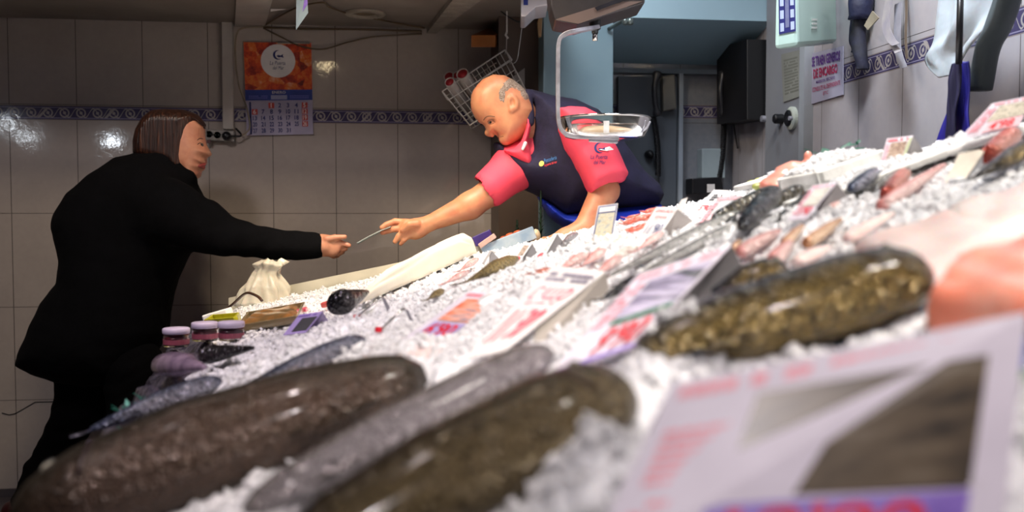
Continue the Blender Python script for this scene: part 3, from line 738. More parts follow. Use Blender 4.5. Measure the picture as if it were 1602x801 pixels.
ribbon(0, 'receipt_roll', 'brown edged receipt strip hanging nearest the wall', [(1417, -20), (1418, 20), (1417, 60), (1419, 92)], 5, M('receipt_brown', '6d5f50', .6, noise=(20, 0)), X=WX-.015)
ribbon(0, 'receipt_roll', 'short receipt end curled over the lowest strip', [(1396, 68), (1402, 76), (1405, 82)], 15, rcp, X=WX-.07)
for px, lab in ((1345, 'metal hook above the gloves on the right wall'), (1400, 'metal hook above the receipt strips on the right wall')):
    pass
# white plastic sack, broom handle, apron, grey parasol
def wsheet(pts_l, pts_r, X, amp, name, m, lab, cat, th=.004, seed=0):
    n = 30; k = 16; g = G()
    L_ = spl([on_x(x, y, X) for x, y in pts_l], 8); R2 = spl([on_x(x, y, X) for x, y in pts_r], 8)
    def samp(a, t):
        i = t*(len(a)-1); j = min(int(i), len(a)-2); return a[j]*(1-i+j)+a[j+1]*(i-j)
    def fn(s, t):
        p = samp(L_, s)*(1-t)+samp(R2, s)*t
        w = amp*(math.sin(9*t+3*s+seed)*.6+.4*math.sin(17*t-7*s))*math.sin(math.pi*min(1, .15+s))
        return p+np.array([-abs(amp)+w, 0, 0])
    g.grid(fn, n, 26)
    o = g.build(name, m, None, True, solid=th); thing(o, lab, cat); return o
wsheet([(1482, -30), (1470, 55), (1452, 92), (1478, 122)], [(1592, -30), (1572, 20), (1530, 75), (1500, 118)], WX-.08, .016, 'plastic_sack', M('sack_white', 'c2cdd2', .4, noise=(6, 0), sss=.2, bump=(14, .6, .01)), 'large crumpled white plastic sack hanging on the right wall', 'sack')
cloth_strip('x', [(1580, -25), (1560, 40), (1545, 80), (1532, 142)], [24, 24, 22, 20], M('grey_canvas', '50585a', .6, noise=(10, 0), c2='434b4d', bump=(30, .5)), X=WX-.11, th=.03, lab='closed grey umbrella hanging slantwise beside the blue apron', cat='umbrella').name = 'folded_umbrella'
wsheet([(1506, 98), (1496, 140), (1482, 185), (1468, 235)], [(1520, 96), (1522, 140), (1524, 185), (1526, 235)], WX-.16, .010, 'blue_apron', M('royal_blue_cloth', '231e8c', .6, noise=(6, 0), c2='1d1878'), 'royal blue apron hanging from a cord on the right wall', 'apron')
g = G().tube([on_x(1503, -25, WX-.2), on_x(1500, 100, WX-.2)], .0075); thing(g.build('broom_handle', blackp, smooth=True), 'thin black pole in front of the white plastic sack', 'pole')
wsheet([(1494, 100), (1488, 130), (1486, 180), (1484, 232)], [(1507, 98), (1506, 140), (1502, 180), (1500, 232)], WX-.185, .008, 'dark_apron', M('midnight_cloth', '120f38', .7, noise=(6, 0)), 'black apron hanging against the left of the blue apron', 'apron')

# ------------------------------------------------------------------ counter
steel = M('counter_steel', '77727c', .3, me=.7, noise=(5, 0), c2='655f6c')
v = []; bs = np.linspace(.02, BEND, 40); fs = np.linspace(-.015, 1.0, 20)
for b in bs:
    for f in fs: v.append(cpoint(f, b, -.05))
nv = len(fs); F_ = [(i*nv+j, i*nv+j+1, (i+1)*nv+j+1, (i+1)*nv+j) for i in range(len(bs)-1) for j in range(nv-1)]
g = G().add(v, F_)
# skirt
base = []
loop = [i*nv for i in range(len(bs))]+[(len(bs)-1)*nv+j for j in range(1, nv)]+[i*nv+nv-1 for i in range(len(bs)-2, -1, -1)]+[j for j in range(nv-2, 0, -1)]
n0 = len(v); lo = []
for i in loop:
    p = np.array(v[i]); cxy = np.array([.05, 1.5]); q2 = p.copy(); q2[:2] = p[:2]; q2[2] = .0; lo.append(q2)
g.v += [tuple(p) for p in lo]; m_ = len(loop)
g.f += [(loop[k], loop[(k+1) % m_], n0+(k+1) % m_, n0+k) for k in range(m_)]
cn = g.build('display_counter', steel); thing(cn, 'sloping steel fish counter covered in crushed ice', 'counter')
# white far rim board and front edge rail
rim = M('cream_rim', 'd2ccb8', .45, noise=(8, 0))
g = G(); 
for i in range(20):
    f0 = .045+(.62-.045)*i/20; f1 = .045+(.62-.045)*(i+1)/20
    a = cpoint(f0, BEND, -.06); b = cpoint(f1, BEND, -.06)
    g.box(a, b-a, FH*.02, (0, 0, .085))
g.build('end_rim', rim, cn)
g = G()
for i in range(30):
    b0 = .05+3.0*i/30; b1 = .05+3.0*(i+1)/30
    a = cpoint(-.02, b0, -.085); b = cpoint(-.02, b1, -.085); g.box(a, b-a, RH*.018, (0, 0, .06))
g.build('edge_rail', M('rail_violet_steel', '5e5a66', .25, me=.8, noise=(12, 0)), cn)

# ice bed
def vnoise(x, y, seed):
    r = np.random.default_rng(seed).random((256, 256)); xi = np.floor(x).astype(int); yi = np.floor(y).astype(int)
    fx = x-xi; fy = y-yi; fx = fx*fx*(3-2*fx); fy = fy*fy*(3-2*fy)
    g_ = lambda i, j: r[i % 256, j % 256]
    return (g_(xi, yi)*(1-fx)+g_(xi+1, yi)*fx)*(1-fy)+(g_(xi, yi+1)*(1-fx)+g_(xi+1, yi+1)*fx)*fy
def to_ab(p): return float(np.dot(p, RH)), float(np.dot(p, FH))
mounds = []
for px, py, r, h in [(1060, 585, .04, .045), (1110, 565, .03, .03), (700, 610, .03, .03), (990, 640, .025, .03), (900, 790, .03, .03), (620, 560, .05, .02), (450, 570, .10, .03), (520, 520, .08, .02), (560, 560, .06, .02), (650, 570, .09, .02), (900, 545, .06, .02), (960, 790, .05, .03),
                     (1000, 600, .03, .02), (800, 450, .12, .02), (900, 400, .15, .02), (1150, 370, .12, .02), (1350, 330, .12, .015), (1500, 330, .1, .01)]:
    a, b = to_ab(S(px, py)); mounds.append((a, b, r, h))
nb, nf = 560, 560
B = np.linspace(.22, BEND-.01, nb)[:, None]*np.ones((1, nf)); Fg = np.ones((nb, 1))*np.linspace(.03, .99, nf)[None]
A = left_a(B)+Fg*CW
Z = csurf(Fg, B)
H = .008*vnoise(A*14, B*14, 1)+.009*vnoise(A*38, B*38, 2)+.007*vnoise(A*90, B*90, 3)+.004*vnoise(A*200, B*200, 4)-.024
for a, b, r, h in mounds: H += h*np.exp(-((A-a)**2+(B-b)**2)/(r*r))
Hedge = np.clip((Fg-.03)/.04, 0, 1); Z = Z+H*Hedge-.03*(1-Hedge)-.06*np.clip((.56-B)/.1, 0, 1)*(A > .05)
V = A[..., None]*RH+B[..., None]*FH; V[..., 2] = Z
idx = np.arange(nb*nf).reshape(nb, nf)
Fq = np.stack([idx[:-1, :-1], idx[:-1, 1:], idx[1:, 1:], idx[1:, :-1]], -1).reshape(-1, 4)
ob = mesh('ice_bed', V.reshape(-1, 3), Fq, ice, None, True); tag(ob, 'crushed ice spread over the sloping fish counter', 'ice', kind='stuff')
def ice_chunks(name, n, pick, smin, smax, lab, seed=0, parent=None):
    r = np.random.default_rng(seed); V = []; Fc = []
    cube = np.array([[-1, -1, -1], [1, -1, -1], [1, 1, -1], [-1, 1, -1], [-1, -1, 1], [1, -1, 1], [1, 1, 1], [-1, 1, 1]], float)
    fl = np.array([(0, 3, 2, 1), (4, 5, 6, 7), (0, 1, 5, 4), (1, 2, 6, 5), (2, 3, 7, 6), (3, 0, 4, 7)])
    for i in range(n):
        c = pick(r); s = r.uniform(smin, smax)
        q_, _ = np.linalg.qr(r.normal(size=(3, 3)))
        vv = (cube*r.uniform(.5, 1, (1, 3))+r.normal(0, .22, (8, 3)))*s/2
        V.append(vv@q_.T+c); Fc.append(fl+8*i)
    o = mesh(name, np.concatenate(V), np.concatenate(Fc), ice); tag(o, lab, 'ice', kind='stuff'); return o
def icez(a, b, f):
    i = np.clip((b-.22)/(BEND-.23)*(nb-1), 0, nb-1); j = np.clip((f-.03)/.96*(nf-1), 0, nf-1)
    return Z[int(i), int(j)]
def pick_bed(r):
    u = r.random(); b = 1/((1/.5)*(1-u)+(1/3.05)*u) if r.random() < .45 else r.uniform(.5, 3.05)
    f = r.uniform(.06, .97); a = left_a(b)+f*CW; p = a*RH+b*FH; p[2] = icez(a, b, f)+r.uniform(-.002, .006); return p

# ------------------------------------------------------------------ fish builder
def prof(kind, t):
    """half height and half width factor along the body, t=0 head, 1 tail root"""
    if kind == 'long': h = np.interp(t, [0, .03, .1, .25, .5, .8, 1], [.25, .55, .82, 1, .96, .6, .25])
    elif kind == 'round': h = np.interp(t, [0, .03, .1, .3, .55, .8, 1], [.3, .6, .85, 1, .92, .5, .18])
    elif kind == 'monk': h = np.interp(t, [0, .03, .12, .3, .6, .85, 1], [.55, .85, 1, .85, .6, .35, .2])
    elif kind == 'cut': h = np.interp(t, [0, .05, .2, .5, .9, 1], [.72, .85, .95, 1, .97, .93])
    elif kind == 'big': h = np.interp(t, [0, .04, .15, .4, .7, .9, .96, 1], [.35, .6, .85, 1, .86, .62, .48, .22])
    elif kind == 'blunt': h = np.interp(t, [0, .03, .1, .25, .6, .88, .96, 1], [.30, .62, .86, 1, .97, .74, .5, .2])
    elif kind == 'tip': h = np.interp(t, [0, .1, .4, .8, 1], [.3, .5, .85, 1, .9])
    else: h = np.interp(t, [0, .04, .2, .45, .8, 1], [.15, .45, .9, 1, .45, .15])
    return h
def fish(px_h, px_t, thick, m, lab, kind='long', name='fish', fins=True, wide=1.15, lift=.3, group=None, finm=None, eye=True, bend=0.0, tail=True, cat='fish', dh=0, dt=0, tail_len=.16, eyem=None):
    h = S(*px_h)+NRM*(dh+.006); t = S(*px_t)+NRM*(dt+.006)
    d = (dep(h)+dep(t))/2; r = thick*d/FPX/2
    ax = t-h; L = np.linalg.norm(ax); ax /= L
    KEEP.append((h, t, r*1.0))
    nz = NRM-ax*np.dot(NRM, ax); nz /= np.linalg.norm(nz); ny = np.cross(nz, ax)
    if np.dot(ny, FH) < 0: ny = -ny
    # local frame: x tailwards, y dorsal (in plane), z out of the ice
    n = 30; K = 22; V = []; Fc = []
    Rm = np.stack([ax, ny, nz], 1); org = h+nz*r*lift
    for i in range(n):
        tt = i/(n-1); s = tt**1.15; hf = prof(kind, s); x = s*L
        bz = bend*math.sin(math.pi*s)
        for k in range(K):
            a = 2*math.pi*k/K; ca, sa = math.cos(a), math.sin(a)
            V.append((x, r*wide*hf*ca+bz, r*hf*sa*(1 if sa > 0 else .8)))
    for i in range(n-1):
        for k in range(K): Fc.append((i*K+k, i*K+(k+1) % K, (i+1)*K+(k+1) % K, (i+1)*K+k))
    V.append((-r*.12, 0, 0)); V.append((L+.002, 0, 0)); c1 = len(V)-2
    Fc += [(c1, (k+1) % K, k) for k in range(K)]+[(c1+1, (n-1)*K+k, (n-1)*K+(k+1) % K) for k in range(K)]
    if np.linalg.det(Rm) > 0: pass
    else: Fc = [f[::-1] for f in Fc]
    MW = Matrix(((Rm[0][0], Rm[0][1], Rm[0][2], org[0]), (Rm[1][0], Rm[1][1], Rm[1][2], org[1]), (Rm[2][0], Rm[2][1], Rm[2][2], org[2]), (0, 0, 0, 1)))
    def mk(nm, v, f, mm, par=None, sm=True, solid=0):
        me = bpy.data.meshes.new(nm); me.from_pydata([tuple(map(float, x)) for x in v], [], f); me.materials.append(mm)
        if sm: me.polygons.foreach_set('use_smooth', [True]*len(me.polygons))
        o = bpy.data.objects.new(nm, me); COL.objects.link(o)
        if par is None: o.matrix_world = MW
        else: o.parent = par
        if solid:
            q = o.modifiers.new('s', 'SOLIDIFY'); q.thickness = solid; q.offset = 0
        return o
    root = mk(name, V, Fc, m); thing(root, lab, cat, group)
    fm = finm or m
    if tail and kind not in ('cut', 'tip'):
        tl = L*tail_len; hh = r*wide*1.0
        v = [(L*.985, -r*.18, 0), (L*.985, r*.18, 0), (L+tl*.5, hh*.6, 0), (L+tl, hh, .003), (L+tl*.62, 0, 0), (L+tl, -hh, .003), (L+tl*.5, -hh*.6, 0)]
        mk('tail_fin', v, [(0, 1, 2, 4), (2, 3, 4), (0, 4, 6), (4, 5, 6)], fm, root, False, .002)
    if fins:
        for (nm, s0, s1, sg, hh) in (('dorsal_fin', .3, .62, 1, .45), ('dorsal_fin', .68, .86, 1, .3), ('anal_fin', .62, .84, -1, .3)):
            v = []; N_ = 10
            for i in range(N_):
                s = s0+(s1-s0)*i/(N_-1); y = sg*r*wide*prof(kind, s)+bend*math.sin(math.pi*s)
                v += [(s*L, y*.93, 0), (s*L+.02*L, y+sg*r*hh*math.sin(math.pi*min(1, .15+.85*i/(N_-1)))*(.85+.3*(i % 2)), 0)]
            mk(nm, v, [(2*i, 2*i+2, 2*i+3, 2*i+1) for i in range(N_-1)], fm, root, False, .0015)
        z0 = r*prof(kind, .22)*.8
        v = [(.20*L, -r*.1, z0+.004*0), (.22*L, r*.25, z0*1.05), (.38*L, r*.15, z0*1.12), (.40*L, -r*.35, z0*.98), (.30*L, -r*.35, z0*1.0)]
        mk('pectoral_fin', v, [(0, 1, 2, 3, 4)], fm, root, False, .002)
    if eye:
        er = r*.2; x = L*.075+r*.15; hz = r*prof(kind, (x/L)**(1/1.0))
        eg = G().lathe((x, r*wide*.22, hz*.86), [(.0001, er*.7), (er*.5, er*.6), (er*.85, er*.3), (er, 0), (er*.8, -er*.3)], n=14)
        e = mk('eye', eg.v, eg.f, eyem or _M.get('fish_eye') or M('fish_eye', 'b9b6a4', .1, coat=1), root)
        pg = G().lathe((x, r*wide*.22, hz*.86+er*.5), [(.0001, er*.32), (er*.4, er*.2), (er*.5, 0)], n=12); mk('pupil', pg.v, pg.f, M('fish_pupil', '08080a', .05, coat=1), e)
        # gill line
        xg = L*.17; gg = G(); rr_ = r*prof(kind, .17)
        pts = [(xg+.25*r*math.sin(math.pi*k/12), r*wide*prof(kind, .17)*math.cos(math.radians(25+k*10)), rr_*1.005*math.sin(math.radians(25+k*10))) for k in range(13)]
        gg.tube(pts, r*.035, 5); mk('gill_edge', gg.v, gg.f, M('gill_dark', '2a1618', .4), root)
    return root
m_brown = fish_mat('brown_fish_skin', '2e2616', '7a6a4a', 230, .22, .4, mid='463a20', amt=.7, bump=.7)
m_olive = fish_mat('olive_fish_skin', '1f1b0e', '5c483a', 260, .22, .3, mid='2f2814', amt=.6, bump=.5)
m_silver = fish_mat('silver_grey_skin', '5a544c', 'b2aaac', 260, .24, .4, mid='8d8684', amt=.6, bump=.8)
m_gold = fish_mat('gold_flecked_skin', '3c4658', 'a08850', 170, .18, .45, mid='6a5c3c', amt=.7, bump=1, bandw=.38)
m_blue = fish_mat('blue_black_skin', '14182a', 'a5a6b4', 200, .18, .5, mid='4a5570', amt=.6)
m_black = fish_mat('black_fish_skin', '0e0e12', '3a3638', 120, .16, .2, mid='1c1a1c', amt=.6)
m_monk = fish_mat('mottled_black_skin', '1c1b18', '57503f', 120, .18, .2, mid='2b2822', amt=.8, bump=.8)
m_pinkf = fish_mat('pink_fish_skin', 'd98a84', 'f0d2cc', 160, .25, .1, mid='e8aca6', dark='c06a64', amt=.3)
m_orange = fish_mat('orange_fish_skin', 'c98a5e', 'e8c9a8', 160, .25, .15, mid='dba67c', dark='a86a44', amt=.35)
m_pale = fish_mat('pale_fish_skin', 'cfc4b4', 'f0e8e0', 140, .25, .1, mid='e2d8cc', dark='a89a88', amt=.25)
m_silv2 = fish_mat('bright_silver_skin', '6a6a66', 'dddcd8', 220, .2, .5, mid='a9a8a2', amt=.6)
m_speck = fish_mat('speckled_brown_skin', '6b5a30', 'b39a62', 260, .3, .1, mid='877040', amt=.9)
m_redf = fish_mat('red_fish_skin', 'a83a2c', 'e09a88', 160, .25, .2, mid='c8685a', amt=.4)
m_salmon = M('salmon_flesh', 'ee8f74', .3, noise=(26, 0), c2='f4b09a', sss=.3, bump=(70, .3), coat=.3)
m_white = M('white_flesh', 'f0e2dc', .3, noise=(18, 0), c2='ecccc6', sss=.3, bump=(50, .3), coat=.3)

# foreground big fish
fish((40, 850), (672, 612), 190, m_olive, 'big dark olive fish in the left foreground with a pink mouth end', 'big', dh=.0, lift=.2, tail=False)
fish((870, 585), (395, 830), 84, m_silver, 'long silver-grey fish lying between the two biggest foreground fish', 'blunt', lift=.45, dh=.005, tail=False, eye=False)
fish((985, 650), (470, 930), 190, m_brown, 'big brown fish in the centre foreground with gold glints', 'blunt', lift=.3, tail=False)
fish((1462, 462), (1000, 600), 140, m_gold, 'thick gold-flecked fish with a blunt blue head behind the nearest card', 'blunt', lift=.35, tail=False)
fish((1240, 445), (1120, 475), 66, m_gold, 'small rounded fish end peeping out behind the thick gold-flecked fish', 'round', lift=.3, tail=False, fins=False)
# left group
fish((352, 612), (150, 690), 40, m_blue, 'dark blue fish with a forked tail near the customer edge', 'long', lift=.6)
fish((575, 548), (345, 655), 42, m_blue, 'long dark blue fish lying under the mound of ice', 'long', lift=.6)
fish((255, 585), (325, 592), 44, M('violet_grey_skin', '9a8498', .25, noise=(40, 0), c2='6d5c70', coat=.6), 'round violet-grey fish head beside the jars', 'round', lift=.5, tail=False, fins=False)
fish((325, 572), (400, 560), 34, m_black, 'open-mouthed black fish head behind the round violet head', 'monk', lift=.6, tail=False, fins=False)
fish((535, 500), (580, 478), 44, m_black, 'dark purple-black fish head rising from ice near the small card', 'monk', lift=.8, tail=False, fins=False)
# far centre
fish((812, 412), (735, 448), 26, m_speck, 'speckled brown flatfish on ice in front of the small tent cards', 'flat', lift=.3)
fish((696, 462), (672, 476), 14, m_speck, 'little brown fish piece in ice near the white cloth', 'flat', lift=.4, eye=False, fins=False)
fish((870, 428), (800, 450), 15, m_redf, 'thin red-edged fish below the speckled flatfish', 'flat', lift=.3, fins=False)
fish((1160, 342), (960, 442), 21, m_silv2, 'upper of the two long speckled silver fish in the middle', 'long', lift=.5, eye=False, tail_len=.08)
fish((1165, 356), (985, 452), 18, m_silv2, 'lower of the two long speckled silver fish in the middle', 'long', lift=.5, eye=False, tail_len=.08)
fish((1010, 445), (950, 478), 24, m_black, 'black glossy fish half hidden behind the leaning tent card', 'long', lift=.4)
for (a, b, th, mm, lab) in [((925, 408), (880, 430), 20, m_pinkf, 'small pink fish on ice left of the squid pile'),
    ((950, 400), (915, 425), 18, m_pinkf, 'pink fish lying just under the blue bordered card'), ((975, 412), (935, 440), 18, m_pinkf, 'pink striped fish in the centre of the bright ice'),
    ((1000, 395), (950, 420), 16, m_pale, 'pale fish left of the handwritten price card'), ((960, 382), (905, 400), 18, m_pale, 'pale squid nearest the man\'s elbow'),
    ((985, 378), (935, 398), 16, m_pale, 'slim pale squid between the elbow and the handwritten card'), ((930, 392), (890, 405), 14, m_pale, 'short pale squid beside the round shell'),
    ((905, 372), (880, 388), 12, m_silver, 'small dark fish leaning on the round shell'), ((1040, 372), (1000, 400), 14, m_pinkf, 'pink fish below the foot of the handwritten card'),
    ((840, 425), (815, 440), 12, m_pinkf, 'tiny pink fish right of the speckled flatfish'), ((735, 432), (700, 450), 12, m_pinkf, 'pale pink fish under the fold of the white cloth'),
    ((750, 395+17), (722, 430), 12, m_pinkf, 'pink fish tip beside the right end of the white cloth'),
    ((905, 440), (880, 452), 14, m_silver, 'grey fish tip rising behind the red handwritten card')]:
    fish(a, b, th, mm, lab, 'flat', lift=.5, fins=False, eye=False)
# right middle: monkfish and dark fish
fish((1220, 311), (1118, 356), 25, m_monk, 'mottled black fish leftmost of the three below the pink fish livers', 'blunt', lift=.6, fins=False, dh=.004, eye=True)
fish((1258, 311), (1185, 348), 25, m_monk, 'mottled black fish in the middle of the three below the livers', 'blunt', lift=.6, fins=False, dh=.004)
fish((1284, 316), (1225, 356), 22, m_monk, 'mottled black fish rightmost of the three, touching the price card', 'blunt', lift=.6, fins=False, dh=.004)
fish((1222, 332), (1168, 382), 36, m_black, 'glossy black fish standing alone on the white ice', 'blunt', lift=1.0, tail=False, fins=False, dh=.01)
fish((1172, 345), (1140, 358), 16, m_black, 'small black fish tip in ice beside the glossy one', 'long', lift=.6, tail=False)
fish((1333, 300), (1318, 310), 18, m_blue, 'little blue-black fish head right of the tent card', 'long', lift=.6, tail=False, fins=False)
fish((1378, 288), (1335, 316), 26, m_blue, 'plump blue-black fish against the printed foam box', 'blunt', lift=1.0, fins=False, tail=False)
fish((1432, 266), (1408, 276), 20, m_blue, 'blue-black fish head poking over the foam box corner', 'long', lift=.6, tail=False, fins=False)
fish((1418, 280), (1375, 305), 20, m_silv2, 'silver fish lying behind the upright red fish tail', 'long', lift=.6)
fish((1476, 238), (1440, 262), 16, m_blue, 'speckled blue fish inside the foam box by the eel card', 'long', lift=.6)
fish((1560, 218), (1500, 240), 18, m_black, 'long black fish lying below the highest price card', 'long', lift=.6)
fish((1600, 205), (1552, 222), 16, m_blue, 'slim blue fish at the right edge under the highest card', 'long', lift=.6)
fish((1588, 225), (1555, 258), 34, m_redf, 'stubby red fish tail end at the right edge', 'cut', lift=.5, eye=False, fins=False)
fish((1640, 232), (1535, 290), 34, m_gold, 'gold-brown rough fish running off the right edge', 'long', lift=.5)
fish((1418, 285), (1395, 318), 26, m_redf, 'pinkish red fish tail standing up right of the foam box', 'cut', lift=.6, eye=False, fins=False)
for (a, b, th, mm, lab) in [((1222, 372), (1165, 405), 24, m_pinkf, 'pink fish tip lying left of the two orange ones'), ((1258, 362), (1232, 392), 18, m_orange, 'short orange fish tip left of the larger orange one'),
    ((1318, 354), (1268, 392), 22, m_orange, 'larger orange fish tip standing out of the white ice'), ((1330, 318), (1300, 336), 16, m_pinkf, 'small pink tip right below the tent card'),
    ((1240, 390), (1215, 420), 26, m_pinkf, 'pale pink fish curled under the orange tips'), ((1300, 400), (1250, 425), 26, m_white, 'pale pink flesh strip in ice above the gold-flecked fish'),
    ((1160, 385), (1150, 400), 14, m_orange, 'little orange tip just right of the big leaning tent card'),
    ((1480, 268), (1385, 332), 22, m_pinkf, 'broad pink fillet under the small white tent card'), ((1400, 345), (1330, 385), 22, m_white, 'flat pale fillet in the middle of the white ice')]:
    fish(a, b, th, mm, lab, 'tip', lift=.35, fins=False, eye=False, tail=False)
# fillets
def slab(pts, th, m, name, lab, cat, parent=None, off=0.0, wav=.0016, side=None, n=24):
    c = [S(x, y)+NRM*off for x, y in pts]
    def fn(s, t, z=0):
        p = (1-s)*(1-t)*c[0]+s*(1-t)*c[1]+s*t*c[2]+(1-s)*t*c[3]
        e = min(s, 1-s, t, 1-t); return p+NRM*(th*min(1, (e*9))**.5*(z)+wav*math.sin(11*s+5*t)*math.sin(9*t)*z)
    V = [fn(i/n, j/n, 1) for i in range(n+1) for j in range(n+1)]+[fn(i/n, j/n, -.2) for i in range(n+1) for j in range(n+1)]
    K = n+1; F = []
    for i in range(n):
        for j in range(n):
            F.append((i*K+j, (i+1)*K+j, (i+1)*K+j+1, i*K+j+1)); o_ = K*K; F.append((o_+i*K+j+1, o_+(i+1)*K+j+1, o_+(i+1)*K+j, o_+i*K+j))
    per = [(i, 0) for i in range(n)]+[(n, j) for j in range(n)]+[(i, n) for i in range(n, 0, -1)]+[(0, j) for j in range(n, 0, -1)]
    o_ = K*K
    for q in range(len(per)):
        a = per[q]; b = per[(q+1) % len(per)]; ia = a[0]*K+a[1]; ib = b[0]*K+b[1]; F.append((ia, o_+ia, o_+ib, ib))
    o = mesh(name, V, F, m, parent, True)
    if lab: thing(o, lab, cat)
    return o
slab([(1440, 470), (1600, 395), (1500, 350), (1330, 400)], .022, m_white, 'white_fillet', 'large pale pink fillet lying between the gold-flecked fish and the salmon', 'fillet')
slab([(1450, 520), (1650, 540), (1660, 400), (1500, 450)], .03, m_salmon, 'salmon_fillet', 'bright orange salmon fillet at the right edge behind the nearest card', 'fillet')
slab([(1500, 400), (1640, 360), (1640, 300), (1480, 345)], .02, m_white, 'white_fillet', 'pale fillet near the right edge above the salmon', 'fillet', off=.0)
slab([(250, 690), (560, 600), (570, 575), (300, 640)], .012, m_salmon, 'salmon_strip', 'thin salmon-pink strip between the olive fish and the blue fish', 'fillet')
slab([(535, 590), (700, 560), (690, 540), (560, 570)], .012, m_white, 'pale_fillet', 'pale pink fillet strip above the olive fish tail', 'fillet')
slab([(75, 800), (150, 740), (230, 670), (120, 745)], .012, M('pink_skin_piece', 'b98088', .3, noise=(20, 0)), 'pink_offcut', 'pink fish offcut at the lower left counter edge', 'fillet')

# green plastic parsley dividers and foil at the customer edge
grn = M('green_plastic', '1f8a70', .3, noise=(40, 0), c2='14604f', coat=.4)
def leafy(px, py, r, lab, m=grn, n=26, seed=0, name='green_garnish', cat='garnish', ln=.016, up=0):
    rr = random.Random(seed); g = G(); c = S(px, py)+NRM*up
    for i in range(n):
        a = rr.uniform(0, 6.28); d_ = rr.uniform(0, r); b = c+RH*d_*math.cos(a)+FH*d_*math.sin(a)
        b = b+np.array([0, 0, .004+rr.uniform(0, .006)])+np.array([0, 0, .29*d_*math.cos(a)])
        t = rr.uniform(0, 6.28); u = RH*math.cos(t)+FH*math.sin(t)+np.array([0, 0, rr.uniform(0, .8)]); w = np.cross(u, NRM); w /= np.linalg.norm(w); l = ln*rr.uniform(.6, 1.3)
        g.add([b, b+u*l*.5+w*l*.22, b+u*l, b+u*l*.5-w*l*.22], [(0, 1, 2, 3)])
    o = g.build(name, m, solid=.0008); thing(o, lab, cat); return o
leafy(232, 637, .045, 'green plastic leaves at the counter edge above the forked tail', n=40, seed=1)
leafy(215, 690, .035, 'green plastic leaves below the forked tail of the blue fish', n=30, seed=2)
leafy(262, 690-10, .03, 'scattered green plastic leaves touching the big olive fish', n=22, seed=3)
foil = M('crumpled_film', '8f8a98', .15, me=.6, noise=(30, 0), c2='4a4658', bump=(40, 1, .01))
v = []; nb2 = 90; nk = 9
g = G()
def ffn(s, t):
    b = .5+2.5*s; f = -.022+.075*t; p = cpoint(f, b, -.02+.012*math.sin(40*s+3*t)*math.sin(23*s+9*t)+.006*math.sin(97*s+11*t)); return p
g.grid(ffn, 160, 10); o = g.build('plastic_film', foil, None, True, solid=.001); thing(o, 'crumpled shiny plastic film along the customer side edge of the counter', 'plastic film')

# jars
def jar(px, py, lab, rc='7a2030'):
    p = S(px, py+12); d = dep(p); r = 21*d/FPX; h = 22*d/FPX
    root = empty('glass_jar', p); thing(root, lab, 'jar', 'small jars on the counter')
    ax = (0, 0, 1)
    G().lathe(p, [(r*.85, 0), (r*.93, .003), (r*.93, h*.75), (r*.82, h), (r*.78, h), (r*.88, h*.74), (r*.88, .004), (.0005, .004)], n=26).build('glass', clear, root, smooth=True)
    G().lathe(p, [(.001, .005), (r*.86, .005), (r*.86, h*.7), (.001, h*.7)], n=22).build('contents', M('roe_'+rc, rc, .3, noise=(60, 0), c2='3a0c16'), root, smooth=True)
    G().lathe(p, [(r*.95, h*.93), (r*.99, h), (r*.98, h*1.28), (r*.9, h*1.33), (.001, h*1.33)], n=28).build('lid', M('lid_lilac', 'cfc2dc', .35, noise=(20, 0)), root, smooth=True)
    G().lathe(p, [(r*.945, h*.2), (r*.945, h*.55)], n=24).build('label', M('jar_label', '9a4a5c', .5, noise=(30, 0)), root)
jar(276, 530, 'small jar with a lilac lid nearest the customer\'s coat'); jar(321, 521, 'small lilac-lidded jar in the middle of the three'); jar(362, 520, 'small lilac-lidded jar rightmost of the three, by the tan tray', '5a1a30')
# shallow trays with film near customer
def tray(pts, h, m, lab, name='food_tray', inner=None, im=None, cat='tray', off=0):
    c = [S(x, y)+NRM*off for x, y in pts]; g = G()
    root = empty(name, c[0]); thing(root, lab, cat)
    g.prism(c, NRM*.004)
    cen = sum(c)/4
    for i in range(4):
        a, b = c[i], c[(i+1) % 4]; n_ = np.cross(b-a, NRM); n_ /= np.linalg.norm(n_)
        if np.dot(n_, cen-a) < 0: n_ = -n_
        g.box(a, b-a, n_*.006, NRM*h)
    g.build('shell', m, root, bevel=.001)
    return root, c
tr, c = tray([(372, 520), (470, 505), (480, 482), (390, 497)], .016, M('tray_clear', '8a7a5a', .2, coat=.5), 'tray of tan smoked fish right of the jars')
slab([(380, 516), (465, 503), (472, 487), (395, 499)], .014, M('smoked_flesh', 'b07840', .3, noise=(25, 0), c2='6d5a38', coat=.6), 'smoked_fish', 'tan smoked fish fillet lying in the tray right of the jars', 'fish', off=.006)
tr, c = tray([(322, 512), (372, 508), (378, 500), (335, 503)], .02, M('yellow_pack', 'b8b428', .3, noise=(20, 0)), 'yellow package behind the lilac-lidded jars', 'food_package', cat='package')
def pack(px, py, w, h, m, lab, d2=.03):
    p = S(px, py); d = dep(p); W_ = w*d/FPX; g = G()
    u = RH+np.array([0, 0, .29]); u /= np.linalg.norm(u)
    g.box(p-u*W_/2, u*W_, FH*d2, NRM*h*d/FPX); o = g.build('food_package', m, bevel=.004); thing(o, lab, 'package'); return o
o = pack(463, 494, 34, 9, M('pink_pack', 'c02a50', .2, noise=(25, 0), c2='e86a80', coat=.7), 'pink film-wrapped package above the small purple card')
o = pack(520, 478, 36, 9, M('red_pack', 'a82230', .2, noise=(25, 0), c2='d86a60', coat=.7), 'red film-wrapped package left of the white cloth')
o = pack(338, 502, 40, 14, foam, 'white foam block at the far left corner of the counter', d2=.06)
